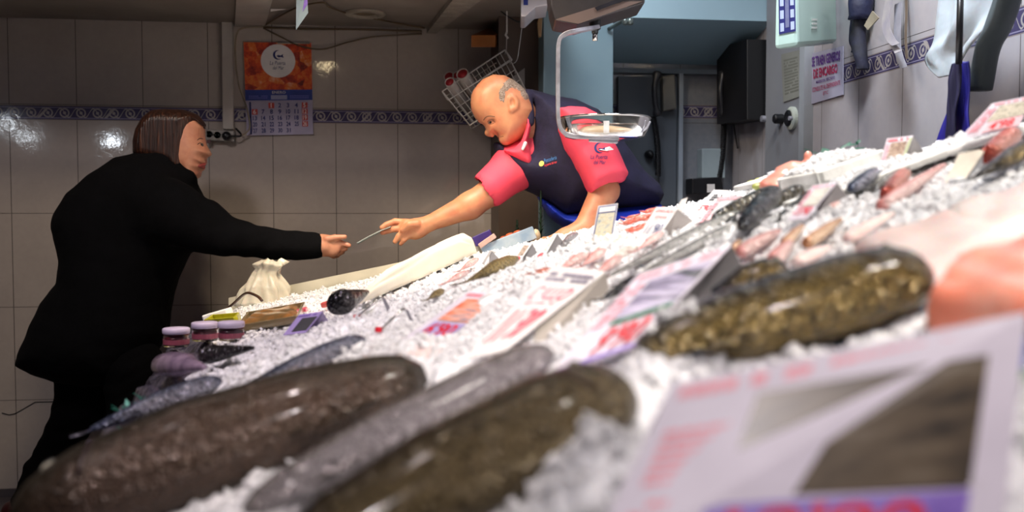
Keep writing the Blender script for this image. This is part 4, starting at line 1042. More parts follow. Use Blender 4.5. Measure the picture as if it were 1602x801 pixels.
thing(G().tube(spl([S(348, 494)+np.array([0, 0, .01]), S(365, 492)+np.array([0, 0, .03]), S(385, 490)+np.array([0, 0, .055]), S(402, 489)+np.array([0, 0, .045]), S(410, 488)+np.array([0, 0, .03])]), .004).build('bone_handle', M('brown_plastic', '4a3428', .3), smooth=True), 'curved brown rim arching over the foam block', 'rim')

# plastic bag (knotted) behind far-left end
def noisy_blob(name, c, rad, m, fn, nu=60, nv=40):
    V = []; F = []
    for i in range(nv+1):
        ph = math.pi*i/nv
        for j in range(nu):
            th = 2*math.pi*j/nu; V.append(np.asarray(c)+fn(ph, th))
    for i in range(nv):
        for j in range(nu): F.append((i*nu+j, (i+1)*nu+j, (i+1)*nu+(j+1) % nu, i*nu+(j+1) % nu))
    return mesh(name, V, F, m, None, True)
bagm = M('translucent_bag', 'd8d2c2', .3, noise=(9, 0), c2='c2bba8', sss=.3, bump=(18, .7, .01))
pb = P(412, 488, 3.02)
def bagf(ph, th):
    t = ph/math.pi  # 0 top
    w = np.interp(t, [0, .08, .16, .28, .5, .8, 1], [.3, .62, .42, .5, .8, 1, .3])
    z = np.interp(t, [0, 1], [.165, -.01]); r = .088*w*(1+.10*math.sin(7*th+5*t)+.07*math.sin(13*th-9*t))
    sx = np.interp(t, [0, .25, 1], [.028, .01, 0])
    return RH*(r*math.cos(th)+sx)+FH*(r*.6*math.sin(th))+np.array([0, 0, z+.004*math.sin(3*th+1)+.002*math.sin(9*th)])
o = noisy_blob('plastic_bag', pb, 1, bagm, bagf); thing(o, 'tied white plastic bag standing at the far end of the counter', 'bag')

# white cloth: long rounded fold
clm = M('white_cloth', 'efe6d6', .6, noise=(4, 0), c2='e6dcc8', sss=.1, bump=(10, .3, .01))
def clothf(s, t):
    # s along from lower left to upper right, t across the fold
    a = S(560, 478)*(1-s)+S(735, 402)*s; d = dep(a)
    w = np.interp(s, [0, .25, .6, .9, 1], [.05, .09, .115, .10, .03]); hgt = np.interp(s, [0, .2, .6, .85, .95, 1], [.012, .045, .07, .07, .05, .008])
    an = math.pi*(t*1.1-.05)
    f = 1+.07*math.sin(5*an+6*s)+.04*math.sin(11*an-7*s)
    return a-FH*math.cos(an)*w*f+np.array([0, 0, 1])*hgt*max(0, math.sin(an))**.7*f+NRM*.004+RH*.02*math.sin(an)*s
g = G().grid(clothf, 50, 30); o = g.build('white_cloth', clm, None, True, solid=.003); thing(o, 'white cloth bundled over the ice at the far end of the counter', 'cloth')

# ------------------------------------------------------------------ foam boxes on the high side
def foam_box(bl, br, tr_, tl, h, lab, ice_in=True, name='foam_box', text=None, sd=5, depth=.2, fill=.75):
    """front-bottom edge bl->br on the surface, walls up by h px"""
    A1 = S(*bl); B1 = S(*br); pw_ = np.cross(NRM, B1-A1); pw_ /= np.linalg.norm(pw_); pw_ *= depth*(1 if np.dot(pw_, FH) > 0 else -1); C1 = B1+pw_; D1 = A1+pw_
    A1, B1, C1, D1 = [x+NRM*.008 for x in (A1, B1, C1, D1)]
    d = dep(A1); H_ = h*d/FPX
    root = empty(name, A1); thing(root, lab, 'foam box')
    g = G(); c = [A1, B1, C1, D1]; cen = sum(c)/4; g.prism(c, NRM*.012)
    for i in range(4):
        a, b = c[i], c[(i+1) % 4]; n_ = np.cross(b-a, NRM); n_ /= np.linalg.norm(n_)
        if np.dot(n_, cen-a) < 0: n_ = -n_
        g.box(a, b-a, n_*.014, NRM*H_)
    g.build('shell', foam, root, bevel=.003)
    if text:
        q = Quad(A1, B1, B1+NRM*H_, A1+NRM*H_)
        for s0, tx in text: q.text('print', tx, s0, .3, s0+.12, .7, M('box_green_print', '2c4a4a', .5), root, bold=.02)
    if ice_in:
        def pk(r):
            s = r.uniform(.08, .92); t = r.uniform(.08, .92)
            p = (1-s)*(1-t)*c[0]+s*(1-t)*c[1]+s*t*c[2]+(1-s)*t*c[3]
            return p+NRM*(H_*fill+.02*math.sin(math.pi*s)*math.sin(math.pi*t)*r.random())
        ice_chunks('boxed_ice', 2200, pk, .004, .011, 'crushed ice filling the '+lab, sd)
        def ifn(s, t):
            p = (1-s)*(1-t)*c[0]+s*(1-t)*c[1]+s*t*c[2]+(1-s)*t*c[3]; return p+NRM*(H_*fill)
        G().grid(lambda s, t: ifn(.03+.94*s, .03+.94*t), 8, 8).build('ice_fill', ice, root, True)
    return root
foam_box((1286, 302), (1392, 266), (1402, 252), (1275, 292), 27, 'white foam box heaped with ice behind the tent cards', sd=5, fill=.95, depth=.14)
foam_box((1150, 306), (1262, 286), (1268, 272), (1165, 290), 9, 'low foam box holding the pink livers and yellow pieces', sd=6, fill=.15, depth=.10)
foam_box((1296, 326), (1500, 247), (1502, 238), (1320, 305), 13, 'printed foam box holding blue fish in front of the eel card', sd=7, text=((.22, 'CRISO'), (.5, '2 KILOS')), fill=.3, depth=.10)
foam_box((1455, 262), (1640, 205), (1640, 178), (1480, 232), 9, 'foam box at the upper right under the highest price card', sd=8, fill=.25, depth=.12)
leafy(1292, 285, .028, 'dark green tags lying on the ice of the heaped foam box', M('green_tag', '0f6a50', .4), n=5, seed=8, name='green_tags', cat='tags', ln=.035, up=.040)
leafy(1345, 268, .028, 'dark green tags at the far end of the heaped foam box', M('green_tag', '0f6a50', .4), n=5, seed=9, name='green_tags', cat='tags', ln=.035, up=.040)

# ------------------------------------------------------------------ signed distance modelling for soft bodies
def smin(a, b, k):
    h = np.clip(.5+.5*(b-a)/k, 0, 1); return b*(1-h)+a*h-k*h*(1-h)
def pc(px, py, d): return np.array([(px-801)*d/FPX, (400.5-py)*d/FPX, d])
class Cone:
    def __init__(s, a, ra, b, rb, k=.02, sub=False, fl=1.0):
        s.a = pc(*a); s.b = pc(*b); s.ra = ra*a[2]/FPX; s.rb = rb*b[2]/FPX; s.k = k; s.sub = sub; s.fl = fl
    def bounds(s):
        m = max(s.ra, s.rb)+.01; return np.minimum(s.a, s.b)-m, np.maximum(s.a, s.b)+m
    def __call__(s, p):
        ab = s.b-s.a; t = np.clip(((p-s.a)@ab)/(ab@ab+1e-12), 0, 1)
        q = p-(s.a+t[..., None]*ab)
        if s.fl != 1: q = q*np.array([1, 1, s.fl])
        return np.linalg.norm(q, axis=-1)-(s.ra+(s.rb-s.ra)*t)
class Ell:
    def __init__(s, c, rx, ry, rz, ang=0, k=.02, sub=False):
        s.c = pc(*c); f = c[2]/FPX; s.r = np.array([rx*f, ry*f, rz]); s.k = k; s.sub = sub; a = math.radians(ang)
        s.R = np.array([[math.cos(a), math.sin(a), 0], [-math.sin(a), math.cos(a), 0], [0, 0, 1]])
    def bounds(s):
        m = s.r.max(); return s.c-m, s.c+m
    def __call__(s, p):
        q = (p-s.c)@s.R.T; k0 = np.linalg.norm(q/s.r, axis=-1); k1 = np.linalg.norm(q/s.r**2, axis=-1)
        return k0*(k0-1)/(k1+1e-9)
class Poly:
    """outline at a distance, inflated to a rounded body of half thickness T"""
    def __init__(s, pts, d, T, R, k=.02, sub=False):
        s.v = np.array([pc(x, y, d)[:2] for x, y in pts]); s.d = d; s.T = T; s.R = R; s.k = k; s.sub = sub
    def bounds(s):
        mn = s.v.min(0); mx = s.v.max(0); return np.array([mn[0], mn[1], s.d-s.T])-.012, np.array([mx[0], mx[1], s.d+s.T])+.012
    def d2(s, xy):
        n = len(s.v); D = np.full(xy.shape[:-1], 1e9); ins = np.zeros(xy.shape[:-1], bool)
        for i in range(n):
            a = s.v[i]; b = s.v[(i+1) % n]; e = b-a; w = xy-a
            t = np.clip((w@e)/(e@e), 0, 1); D = np.minimum(D, np.linalg.norm(w-t[..., None]*e, axis=-1))
            c = (a[1] > xy[..., 1]) != (b[1] > xy[..., 1])
            xx = a[0]+(xy[..., 1]-a[1])/(b[1]-a[1]+1e-12)*e[0]
            ins ^= c & (xy[..., 0] < xx)
        return np.where(ins, -D, D)
    def __call__(s, p):
        xy = p[..., 0, :2] if p.ndim == 4 else p[..., :2]
        d2 = s.d2(xy)
        if p.ndim == 4: d2 = d2[..., None]
        q = np.clip(-d2/s.R, 0, 1); th = s.T*np.sqrt(1-(1-q)**2)
        az = np.abs(p[..., 2]-s.d)
        return np.where(d2 > 0, np.hypot(d2, az), np.maximum((az-th)*.6, d2)) 
class Shell:
    """a thin layer over other shapes, kept inside an outline"""
    def __init__(s, base, off, pts, d, k=.004): s.base = base; s.off = off; s.p = Poly(pts, d, .12, .02); s.k = k; s.sub = False
    def bounds(s): return s.p.bounds()
    def __call__(s, p):
        f = None
        for q in s.base: f = q(p) if f is None else (-smin(-f, q(p), q.k) if q.sub else smin(f, q(p), q.k))
        d2 = s.p.d2(p[..., 0, :2])[..., None]
        x, y, z = p[..., 0], p[..., 1], p[..., 2]; nz = np.sin(x*520+4*np.sin(y*310))*np.sin(y*610+3*np.sin(z*400))
        return np.maximum(f-s.off*(-.6+1.6*np.clip(-d2/.022, 0, 1))-.0011*nz, d2)
def snets(F, o, h):
    Sg = F < 0; nx, ny, nz = F.shape
    off = [(i, j, k) for i in (0, 1) for j in (0, 1) for k in (0, 1)]
    cnt = sum(Sg[i:nx-1+i, j:ny-1+j, k:nz-1+k].astype(np.int8) for i, j, k in off)
    act = (cnt > 0) & (cnt < 8); idx = -np.ones(act.shape, int); ijk = np.argwhere(act); idx[act] = np.arange(len(ijk))
    acc = np.zeros((len(ijk), 3)); n = np.zeros(len(ijk))
    for a in off:
        for b in off:
            if sum(b)-sum(a) == 1 and all(y >= x for x, y in zip(a, b)):
                fa = F[tuple((ijk+a).T)]; fb = F[tuple((ijk+b).T)]; m = (fa < 0) != (fb < 0)
                t = np.where(m, fa/(fa-fb+1e-20), 0); pp = np.array(a)+t[:, None]*(np.array(b)-np.array(a))
                acc += np.where(m[:, None], pp, 0); n += m
    V = o+h*(ijk+acc/n[:, None]); Q = []
    for ax in range(3):
        sl0 = [slice(1, -1)]*3; sl1 = [slice(1, -1)]*3; sl0[ax] = slice(0, -1); sl1[ax] = slice(1, None)
        s0 = Sg[tuple(sl0)]; s1 = Sg[tuple(sl1)]; ch = np.argwhere(s0 != s1)
        if not len(ch): continue
        sg = s0[tuple(ch.T)]; base = ch.copy(); o1, o2 = [(1, 2), (2, 0), (0, 1)][ax]
        for q in (0, 1, 2):
            if q != ax: base[:, q] += 1
        def cell(da, db):
            c = base.copy(); c[:, o1] -= da; c[:, o2] -= db; return idx[tuple(c.T)]
        qd = np.stack([cell(1, 1), cell(0, 1), cell(0, 0), cell(1, 0)], 1)
        qd[~sg] = qd[~sg][:, ::-1]; Q.append(qd)
    return V, np.concatenate(Q)
def soft(name, prims, h, m, parent=None, ripple=None, smooth=0, zs=None):
    lo = np.min([p.bounds()[0] for p in prims if not p.sub], 0)-2*h; hi = np.max([p.bounds()[1] for p in prims if not p.sub], 0)+2*h
    n = np.ceil((hi-lo)/h).astype(int)+1
    X, Y, Zz = np.meshgrid(*[lo[i]+h*np.arange(n[i]) for i in range(3)], indexing='ij')
    p = np.stack([X, Y, Zz], -1); F = np.full(p.shape[:3], .5)
    for q in prims:
        b0, b1 = q.bounds(); mg = q.k+3*h+.004
        i0 = np.clip(np.floor((b0-mg-lo)/h).astype(int), 0, None); i1 = np.minimum(np.ceil((b1+mg-lo)/h).astype(int)+1, n)
        sl = tuple(slice(a, b) for a, b in zip(i0, i1)); f = q(p[sl]); G0 = F[sl]
        F[sl] = -smin(-G0, f, q.k) if q.sub else smin(G0, f, q.k)
    if ripple is not None: F = F+ripple(p)
    F = np.where(F == 0, 1e-9, F)
    V, Q = snets(F, lo, h)
    if zs:
        (x0, y0, x1, y1), it = zs; dd = V[:, 2]; px = V[:, 0]/dd*FPX+801; py = 400.5-V[:, 1]/dd*FPX
        w = ((px > x0) & (px < x1) & (py > y0) & (py < y1)).astype(float)*.6
        E = np.concatenate([Q[:, [0, 1]], Q[:, [1, 2]], Q[:, [2, 3]], Q[:, [3, 0]]]); z = V[:, 2].copy(); dg_ = np.bincount(E.ravel(), minlength=len(V))
        for _ in range(it):
            a_ = np.bincount(E[:, 0], weights=z[E[:, 1]], minlength=len(V))+np.bincount(E[:, 1], weights=z[E[:, 0]], minlength=len(V))
            z = z+w*(a_/np.maximum(dg_, 1)-z)
        V[:, 2] = z
    # winding is in a left-handed frame, world mapping below restores it
    Wd = C0+V[:, :1]*RT+V[:, 1:2]*UP+V[:, 2:]*FW
    o = mesh(name, Wd, Q[:, ::-1], m, parent, True)
    if smooth:
        q = o.modifiers.new('smooth', 'SMOOTH'); q.iterations = smooth; q.factor = .5
    return o
def folds(amp, fr, seed=0, ang=0.5):
    r = np.random.default_rng(seed); ph = r.uniform(0, 6, 6)
    def fn(p):
        x, y, z = p[..., 0], p[..., 1], p[..., 2]
        return amp*(np.sin(fr*(x*math.cos(ang)+y*math.sin(ang))+2.3*np.sin(fr*.35*(y-x)+ph[0])+fr*.3*z+ph[1])*.6+.4*np.sin(fr*1.9*(x*.3-y)+ph[2]+2*np.sin(fr*.5*x+ph[3])))
    return fn
skin = M('warm_skin', 'c98e70', .42, noise=(40, 0), c2='bd7c62', sss=.15, bump=(220, .08, .002))
skin2 = M('ruddy_skin', 'c88c66', .48, noise=(30, 0), c2='bd7758', sss=.15, bump=(220, .1, .002))
lipm = M('lip_red', '9c4440', .4, noise=(60, 0)); eyew = M('eye_white', 'c9c0b8', .2); iris = M('eye_dark', '1a120e', .1)
def dot_ball(name, px, py, d, r, m, parent, sx=1, sy=1):
    c = P(px, py, d); g = G()
    prof_ = [(r*math.sin(a), -r*math.cos(a)) for a in np.linspace(.02, math.pi-.02, 9)]
    g.lathe((0, 0, 0), prof_, n=16); v = [c+RT*(x*sx)+UP*(z*sy)+FW*y for x, y, z in g.v]
    return G().add(v, g.f).build(name, m, parent, smooth=True)

from mathutils.bvhtree import BVHTree
def face_fn(o):
    dg = bpy.context.evaluated_depsgraph_get(); dg.update(); bv = BVHTree.FromObject(o, dg)
    def hit(px, py, up=0.0):
        v = ray(px, py); l, n_, i_, d_ = bv.ray_cast(Vector(C0), Vector(v).normalized())
        vn = v/np.linalg.norm(v)
        return np.array(l)-vn*up if l is not None else None
    return hit
def ball(name, c, r, m, parent, fl=1.0):
    g = G(); g.lathe((0, 0, 0), [(r*math.sin(a), -r*math.cos(a)) for a in np.linspace(.02, math.pi-.02, 11)], n=18)
    return G().add([c+RT*x+UP*z+FW*y*fl for x, y, z in g.v], g.f).build(name, m, parent, smooth=True)
def line_on(name, hit, pts, up, r, m, parent):
    q = [hit(x, y, up) for x, y in pts]; q = [x for x in q if x is not None]
    return G().tube(spl(q, 4), r, 6).build(name, m, parent, smooth=True)
# ------------------------------------------------------------------ customer
CD = 3.35
cust = empty('customer', P(200, 840, CD)); cust.location[2] = 0; cust.matrix_world = Matrix.Translation((cust.location[0], cust.location[1], 0))
tag(cust, 'woman in a long black padded coat leaning over to reach for the paper', 'person')
face = [(240, 176), (270, 173), (300, 178), (314, 188), (319.5, 200), (319, 212), (320, 219), (322.5, 227), (326.5, 234), (330, 239.5), (328.5, 243.5), (323, 246), (321.5, 248), (322.5, 252), (321.5, 256), (317.5, 258.5), (319.5, 261), (318, 265), (313.5, 268.5), (313, 274), (309, 279), (303, 280.5), (292, 276), (284, 270), (286, 300), (240, 300), (225, 250), (222, 200)]
body = [Poly(face, CD, .074, .055), Ell((283, 222, CD-.05), 9, 12, .012, k=.02),
        Cone((255, 262, CD), 26, (235, 310, CD), 30, k=.03), Cone((235, 310, CD), 42, (180, 470, CD), 60, k=.05), Cone((180, 470, CD), 60, (172, 530, CD), 46, k=.04),
        # arm reaching
        Cone((250, 320, CD-.14), 34, (372, 374, CD-.16), 20, k=.03), Cone((372, 374, CD-.16), 20, (498, 384, CD-.17), 12.5, k=.02),
        Cone((498, 384, CD-.17), 13.5, (507, 384, CD-.17), 15, k=.015),
        # palm
        Cone((504, 381, CD-.17), 14.5, (522, 382, CD-.17), 13, k=.012, fl=1.6), Cone((505, 388, CD-.17), 13, (520, 390, CD-.17), 12, k=.012, fl=1.6),
        # fingers: thumb, index, middle, ring, little
        Cone((511, 374, CD-.19), 5.6, (524, 371.5, CD-.19), 4.6, k=.006), Cone((524, 371.5, CD-.19), 4.6, (539.5, 370.5, CD-.185), 3.6, k=.003),
        Cone((521, 377, CD-.17), 5.2, (535, 381, CD-.17), 4.6, k=.006), Cone((535, 381, CD-.17), 4.6, (545.5, 384, CD-.17), 3.9, k=.003),
        Cone((521, 386, CD-.16), 5.2, (533, 391, CD-.155), 4.5, k=.005), Cone((533, 391, CD-.155), 4.5, (541, 389, CD-.16), 3.8, k=.003),
        Cone((518, 393, CD-.15), 5, (529, 397, CD-.145), 4.3, k=.005), Cone((529, 397, CD-.145), 4.3, (536, 394.5, CD-.15), 3.6, k=.003),
        Cone((514, 397, CD-.14), 4.6, (522, 401, CD-.13), 3.8, k=.005), Cone((522, 401, CD-.13), 3.8, (529, 400, CD-.135), 3.2, k=.003),
        # back arm, legs
        Cone((225, 330, CD+.16), 30, (235, 430, CD+.2), 22, k=.03),
        Cone((150, 560, CD+.06), 30, (100, 680, CD+.1), 20, k=.03), Cone((100, 680, CD+.1), 22, (42, 800, CD+.15), 15, k=.02),
        Cone((205, 580, CD-.06), 38, (205, 690, CD-.06), 22, k=.03), Cone((205, 690, CD-.06), 22, (200, 820, CD-.05), 15, k=.02)]
# head and hand at fine resolution need one surface: use 4 mm grid for the whole figure
cbody = soft('body', body, .0038, skin, cust, zs=((200, 170, 335, 285), 14))
coatm = M('black_padded_cloth', '060608', .95, noise=(20, 0), c2='08080b', bump=(60, .4, .004), spec=.12)
coat = [Poly([(222, 240), (262, 236), (296, 268), (306, 290), (318, 312), (330, 340), (318, 385), (292, 398), (272, 440), (262, 480), (258, 520), (240, 555), (205, 600), (188, 602), (140, 604), (98, 598), (62, 586), (34, 571), (42, 548), (60, 505), (76, 470), (100, 440), (104, 408), (92, 360), (95, 335), (118, 300), (150, 272), (190, 246)], CD, .22, .17, k=.03)]
coat += [Cone((262, 330, CD-.15), 52, (322, 356, CD-.16), 40, k=.04), Cone((322, 356, CD-.16), 40, (348, 369, CD-.16), 31, k=.02), Cone((348, 369, CD-.16), 31, (381, 374, CD-.16), 28, k=.012)]
for (a, b) in [((388, 376), (428, 382)), ((436, 383), (460, 384)), ((466, 384.5), (487, 385))]:
    r1 = {388: 26, 436: 23, 466: 22}[a[0]]; coat.append(Cone((a[0], a[1], CD-.165), r1, (b[0], b[1], CD-.17), r1-1, k=.008))
coat += [Cone((480, 385, CD-.17), 20, (492, 385, CD-.17), 20.5, k=.004), 
         Cone((238, 262, CD), 34, (285, 284, CD-.02), 22, k=.03), Cone((226, 256, CD), 17, (262, 252, CD-.05), 18, k=.03), Cone((262, 252, CD-.05), 18, (292, 278, CD-.05), 12, k=.02)]
soft('coat', coat, .0062, coatm, cust, zs=((20, 230, 330, 610), 40), ripple=folds(.0022, 60, 1), smooth=2)
trm = M('black_trousers', '040405', .95, noise=(20, 0), c2='060608', bump=(40, .4, .006), spec=.08)
soft('trousers', [Cone((150, 540, CD+.04), 62, (128, 635, CD+.07), 40, k=.03), Cone((128, 635, CD+.07), 38, (100, 682, CD+.1), 29, k=.03), Cone((100, 682, CD+.1), 29, (66, 738, CD+.13), 26, k=.02), Cone((66, 738, CD+.13), 26, (40, 786, CD+.15), 21, k=.02),
     Cone((208, 575, CD-.06), 48, (206, 650, CD-.06), 34, k=.03), Cone((206, 650, CD-.06), 34, (204, 790, CD-.05), 22, k=.02)], .007, trm, cust, ripple=folds(.003, 70, 2, 1.3), smooth=1)
shoem = M('dark_red_leather', '3a1014', .4, noise=(20, 0))
soft('shoe', [Cone((38, 796, CD+.15), 20, (60, 812, CD+.13), 18, k=.02), Cone((20, 800, CD+.16), 17, (50, 815, CD+.14), 15, k=.02)], .006, shoem, cust)
soft('shoe', [Cone((204, 825, CD-.05), 20, (240, 838, CD-.07), 16, k=.02)], .006, shoem, cust)
hairm = NT('brown_hair'); co = hairm.node('ShaderNodeTexCoord').outputs['Object']
mp = hairm.node('ShaderNodeMapping'); mp.inputs['Scale'].default_value = (140, 140, 6); hairm.L(co, mp.inputs[0])
nn = hairm.noise(mp.outputs[0], 1.0, 4, .6)
hairm.L(hairm.ramp(nn, [(.35, lin('180d09')), (.55, lin('351d14')), (.75, lin('5c3622'))]), hairm.b.inputs['Base Color']); hairm.b.inputs['Roughness'].default_value = .38
hairm.bump(nn, .7, .004)
hp_ = [(260, 171), (243, 172.5), (228, 184), (217, 203), (212.5, 222), (213, 242), (226, 256), (256, 262), (278, 270), (296, 277), (301, 279), (299, 262), (300, 245), (303, 225), (308, 205), (312, 193), (319, 199), (321.5, 206), (319, 192), (309, 179), (290, 172)]
soft('hair', [Poly(hp_, CD, .092, .05, k=.01)], .0035, hairm.m, cust, ripple=lambda p: .0008*np.sin(p[..., 0]*700+4*np.sin(p[..., 1]*25)), smooth=1)
hit = face_fn(cbody)
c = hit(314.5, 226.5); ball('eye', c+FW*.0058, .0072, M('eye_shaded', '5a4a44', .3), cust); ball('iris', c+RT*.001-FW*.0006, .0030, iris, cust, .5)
line_on('eyelid', hit, [(309, 226), (312.5, 223.6), (317.5, 225.2)], .001, .0011, iris, cust)
line_on('eyebrow', hit, [(308.5, 219.5), (313, 216.5), (317.5, 217.5)], 0, .0014, hairm.m, cust)
soft('lips', [Cone((311.5, 259.5, CD-.035), 1.6, (320, 257, CD-.005), 2.6, k=.003), Cone((311.5, 260.5, CD-.035), 1.6, (318.5, 262, CD-.005), 2.6, k=.003)], .002, lipm, cust)

# ------------------------------------------------------------------ fishmonger
SD = 3.3
man = empty('fishmonger', P(960, 500, SD+.1)); man.matrix_world = Matrix.Translation((man.location[0], man.location[1], 0)); man.location[2] = 0
tag(man, 'balding man in a pink shirt and navy vest leaning over the counter with a paper', 'person')
hd = SD-.10
head = [(746, 134), (755, 124.5), (772, 117), (790, 118.5), (804, 126), (818, 137), (830, 150), (838, 175), (828, 205), (815, 218), (804, 225), (795, 229.5), (787, 228), (781.5, 222), (780, 218.5), (781, 216.5), (777.5, 215), (777, 212), (774, 210.5), (769, 214), (764.5, 213.5), (762, 210.5), (761, 204), (758, 198.5), (755, 194.5), (749, 191.5), (742, 183), (737.5, 173), (736, 162), (737, 150), (740, 142)]
ad = SD-.22
HD = SD-.16
mb = [Poly(head, hd, .078, .062), Cone((812, 180, hd+.01), 30, (850, 215, SD-.03), 34, k=.02),
      # brow ridge, cheek, eye socket
      Ell((785, 197, hd-.050), 12, 10, .016, k=.02), Ell((790, 218, hd-.03), 9, 8, .018, k=.015), Cone((757, 190, hd-.03), 2.5, (772, 184, hd-.058), 2.5, k=.012), Ell((768, 190.5, hd-.066), 6, 3.4, .012, 10, k=.012, sub=True),
      Cone((762, 208, hd), 4, (770, 211, hd-.018), 3.8, k=.01),
      # ear
      Ell((803.5, 161, hd-.078), 8, 12.5, .010, 12, k=.008), Ell((801.5, 160, hd-.090), 4.6, 8.5, .012, 12, k=.004, sub=True), Ell((800.5, 172, hd-.078), 4.5, 5, .008, k=.006),
      # torso and left upper arm down to the elbow and forearm on the ice
      Cone((850, 222, SD), 44, (950, 285, SD+.03), 40, k=.04), Cone((950, 285, SD+.03), 40, (985, 420, SD+.1), 50, k=.05),
      Cone((915, 230, ad+.02), 26, (946, 298, ad), 22.5, k=.01), Cone((946, 298, ad), 22.5, (915, 358, ad-.04), 17.5, k=.015), Cone((915, 358, ad-.04), 17.5, (885, 372, ad-.06), 15, k=.012),
      Cone((885, 372, ad-.06), 15, (857, 383, ad-.09), 11, k=.012), Cone((857, 383, ad-.09), 12, (845, 386, ad-.09), 10, k=.01),
      Cone((848, 382, ad-.09), 4.6, (834, 388, ad-.09), 3.6, k=.004), Cone((850, 387, ad-.10), 4.6, (835, 393, ad-.10), 3.6, k=.004), Cone((853, 379, ad-.08), 4.4, (840, 381, ad-.08), 3.6, k=.004), Cone((856, 390, ad-.11), 4.2, (843, 397, ad-.11), 3.4, k=.004), Cone((862, 374, ad-.07), 4.6, (850, 374, ad-.07), 3.8, k=.004),
      # right arm reaching left
      Cone((830, 245, SD-.05), 24, (768, 300, HD+.02), 21, k=.02), Cone((768, 300, HD+.02), 21, (735, 322, HD+.01), 21, k=.015), Cone((735, 322, HD+.01), 21, (668, 351, HD), 12, k=.015),
      Cone((668, 351, HD), 12.5, (655, 356, HD), 15, k=.01, fl=1.4),
      Cone((655, 357, HD), 15, (638, 356, HD), 13.5, k=.01, fl=1.5), Cone((648, 363, HD), 12, (636, 362, HD), 11, k=.01, fl=1.5),
      # index
      Cone((636, 348, HD+.01), 6, (618, 346.5, HD+.01), 5, k=.006), Cone((618, 346.5, HD+.01), 5, (604, 351.5, HD+.005), 4.3, k=.003), Cone((604, 351.5, HD+.005), 4.3, (597, 356, HD), 3.6, k=.003),
      # middle
      Cone((634, 356, HD), 5.8, (617, 358.5, HD), 4.8, k=.005), Cone((617, 358.5, HD), 4.8, (598, 364, HD), 3.8, k=.003),
      # ring, little
      Cone((634, 361, HD-.01), 5.4, (624, 369, HD-.012), 4.6, k=.005), Cone((624, 369, HD-.012), 4.6, (618, 378, HD-.01), 3.8, k=.003),
      Cone((640, 368, HD-.005), 5, (632, 375, HD-.01), 4.2, k=.005), Cone((632, 375, HD-.01), 4.2, (627, 381.5, HD-.005), 3.4, k=.003),
      # thumb, from the side of the palm, laid over
      Cone((652, 350, HD-.022), 6.5, (640, 351, HD-.032), 5.4, k=.008), Cone((640, 351, HD-.032), 5.4, (629, 360, HD-.026), 4.2, k=.003),
      # legs down behind the counter
      Cone((975, 430, SD+.15), 50, (985, 620, SD+.15), 34, k=.04), Cone((985, 620, SD+.15), 34, (985, 810, SD+.16), 22, k=.02), Cone((1030, 430, SD+.25), 50, (1045, 620, SD+.25), 34, k=.04), Cone((1045, 620, SD+.25), 34, (1045, 800, SD+.26), 22, k=.02)]
mbody = soft('body', mb, .0038, skin2, man, zs=((734, 110, 796, 232), 4))
pinkc = M('coral_shirt_cloth', 'ee4a5e', .7, noise=(8, 0), c2='e2405a', bump=(30, .3, .004)); navyc = M('navy_fleece', '1c1838', .85, noise=(30, 0), c2='15122c', bump=(90, .4, .003))
bluec = M('apron_blue', '1f3ed0', .6, noise=(8, 0), c2='1a35b4', bump=(20, .3, .004))
vest = [Poly([(820, 140), (834, 142), (862, 150), (900, 157), (935, 172), (952, 190), (985, 235), (1008, 268), (1030, 288), (1038, 305), (1030, 322), (985, 328), (930, 332), (885, 337), (862, 320), (838, 306), (812, 294), (792, 276), (777, 250), (772, 224), (780, 223), (800, 232), (824, 236), (826, 200), (828, 175)], SD-.02, .19, .13, k=.02)]
vest += [Cone((826, 148, SD-.13), 7, (829, 192, SD-.15), 7, k=.02)]
soft('vest', vest, .005, navyc, man, zs=((760, 130, 1045, 345), 30), ripple=folds(.0035, 34, 4, .9), smooth=2)
# sleeves: far side (reaching) and near side
soft('shirt_sleeve', [Cone((838, 238, SD-.04), 40, (805, 262, SD-.08), 36, k=.03), Cone((805, 262, SD-.08), 35, (768, 293, HD+.02), 30, k=.02), Cone((764, 296, HD+.02), 26, (720, 328, HD), 26, k=.003, sub=True)], .005, pinkc, man, ripple=folds(.0026, 38, 5, 2.2), smooth=2)
soft('shirt_sleeve', [Poly([(872, 170), (890, 167), (915, 168), (935, 178), (948, 200), (965, 230), (984, 272), (976, 284), (952, 293), (922, 306), (905, 270), (884, 235), (873, 205)], ad+.0, .088, .045, k=.02),
     Cone((940, 280, ad), 23, (960, 335, ad-.03), 23, k=.003, sub=True)], .005, pinkc, man, ripple=folds(.0030, 40, 6, 2.0), smooth=2)
soft('shirt_collar', [Poly([(826, 178), (831, 200), (826, 222), (833, 252), (830, 262), (812, 252), (797, 243), (786, 235), (803, 233), (815, 221), (822, 202)], hd-.045, .04, .03, k=.01)], .0045, pinkc, man, smooth=1)
soft('undershirt', [Cone((822, 224, hd-.088), 3, (818, 233, hd-.09), 2.5, k=.005)], .003, papw, man)
soft('apron', [Poly([(836, 303), (862, 318), (885, 334), (930, 325), (985, 320), (1032, 318), (1038, 330), (1030, 400), (1040, 560), (1050, 700), (930, 700), (920, 560), (925, 400), (885, 360), (858, 340)], SD-.0, .21, .14, k=.02)], .008, bluec, man, ripple=folds(.002, 40, 7, 1.2), smooth=2)
soft('boots', [Cone((985, 780, SD+.15), 32, (985, 815, SD+.15), 32, k=.02), Cone((1045, 770, SD+.25), 32, (1045, 800, SD+.25), 32, k=.02)], .01, blackp, man)
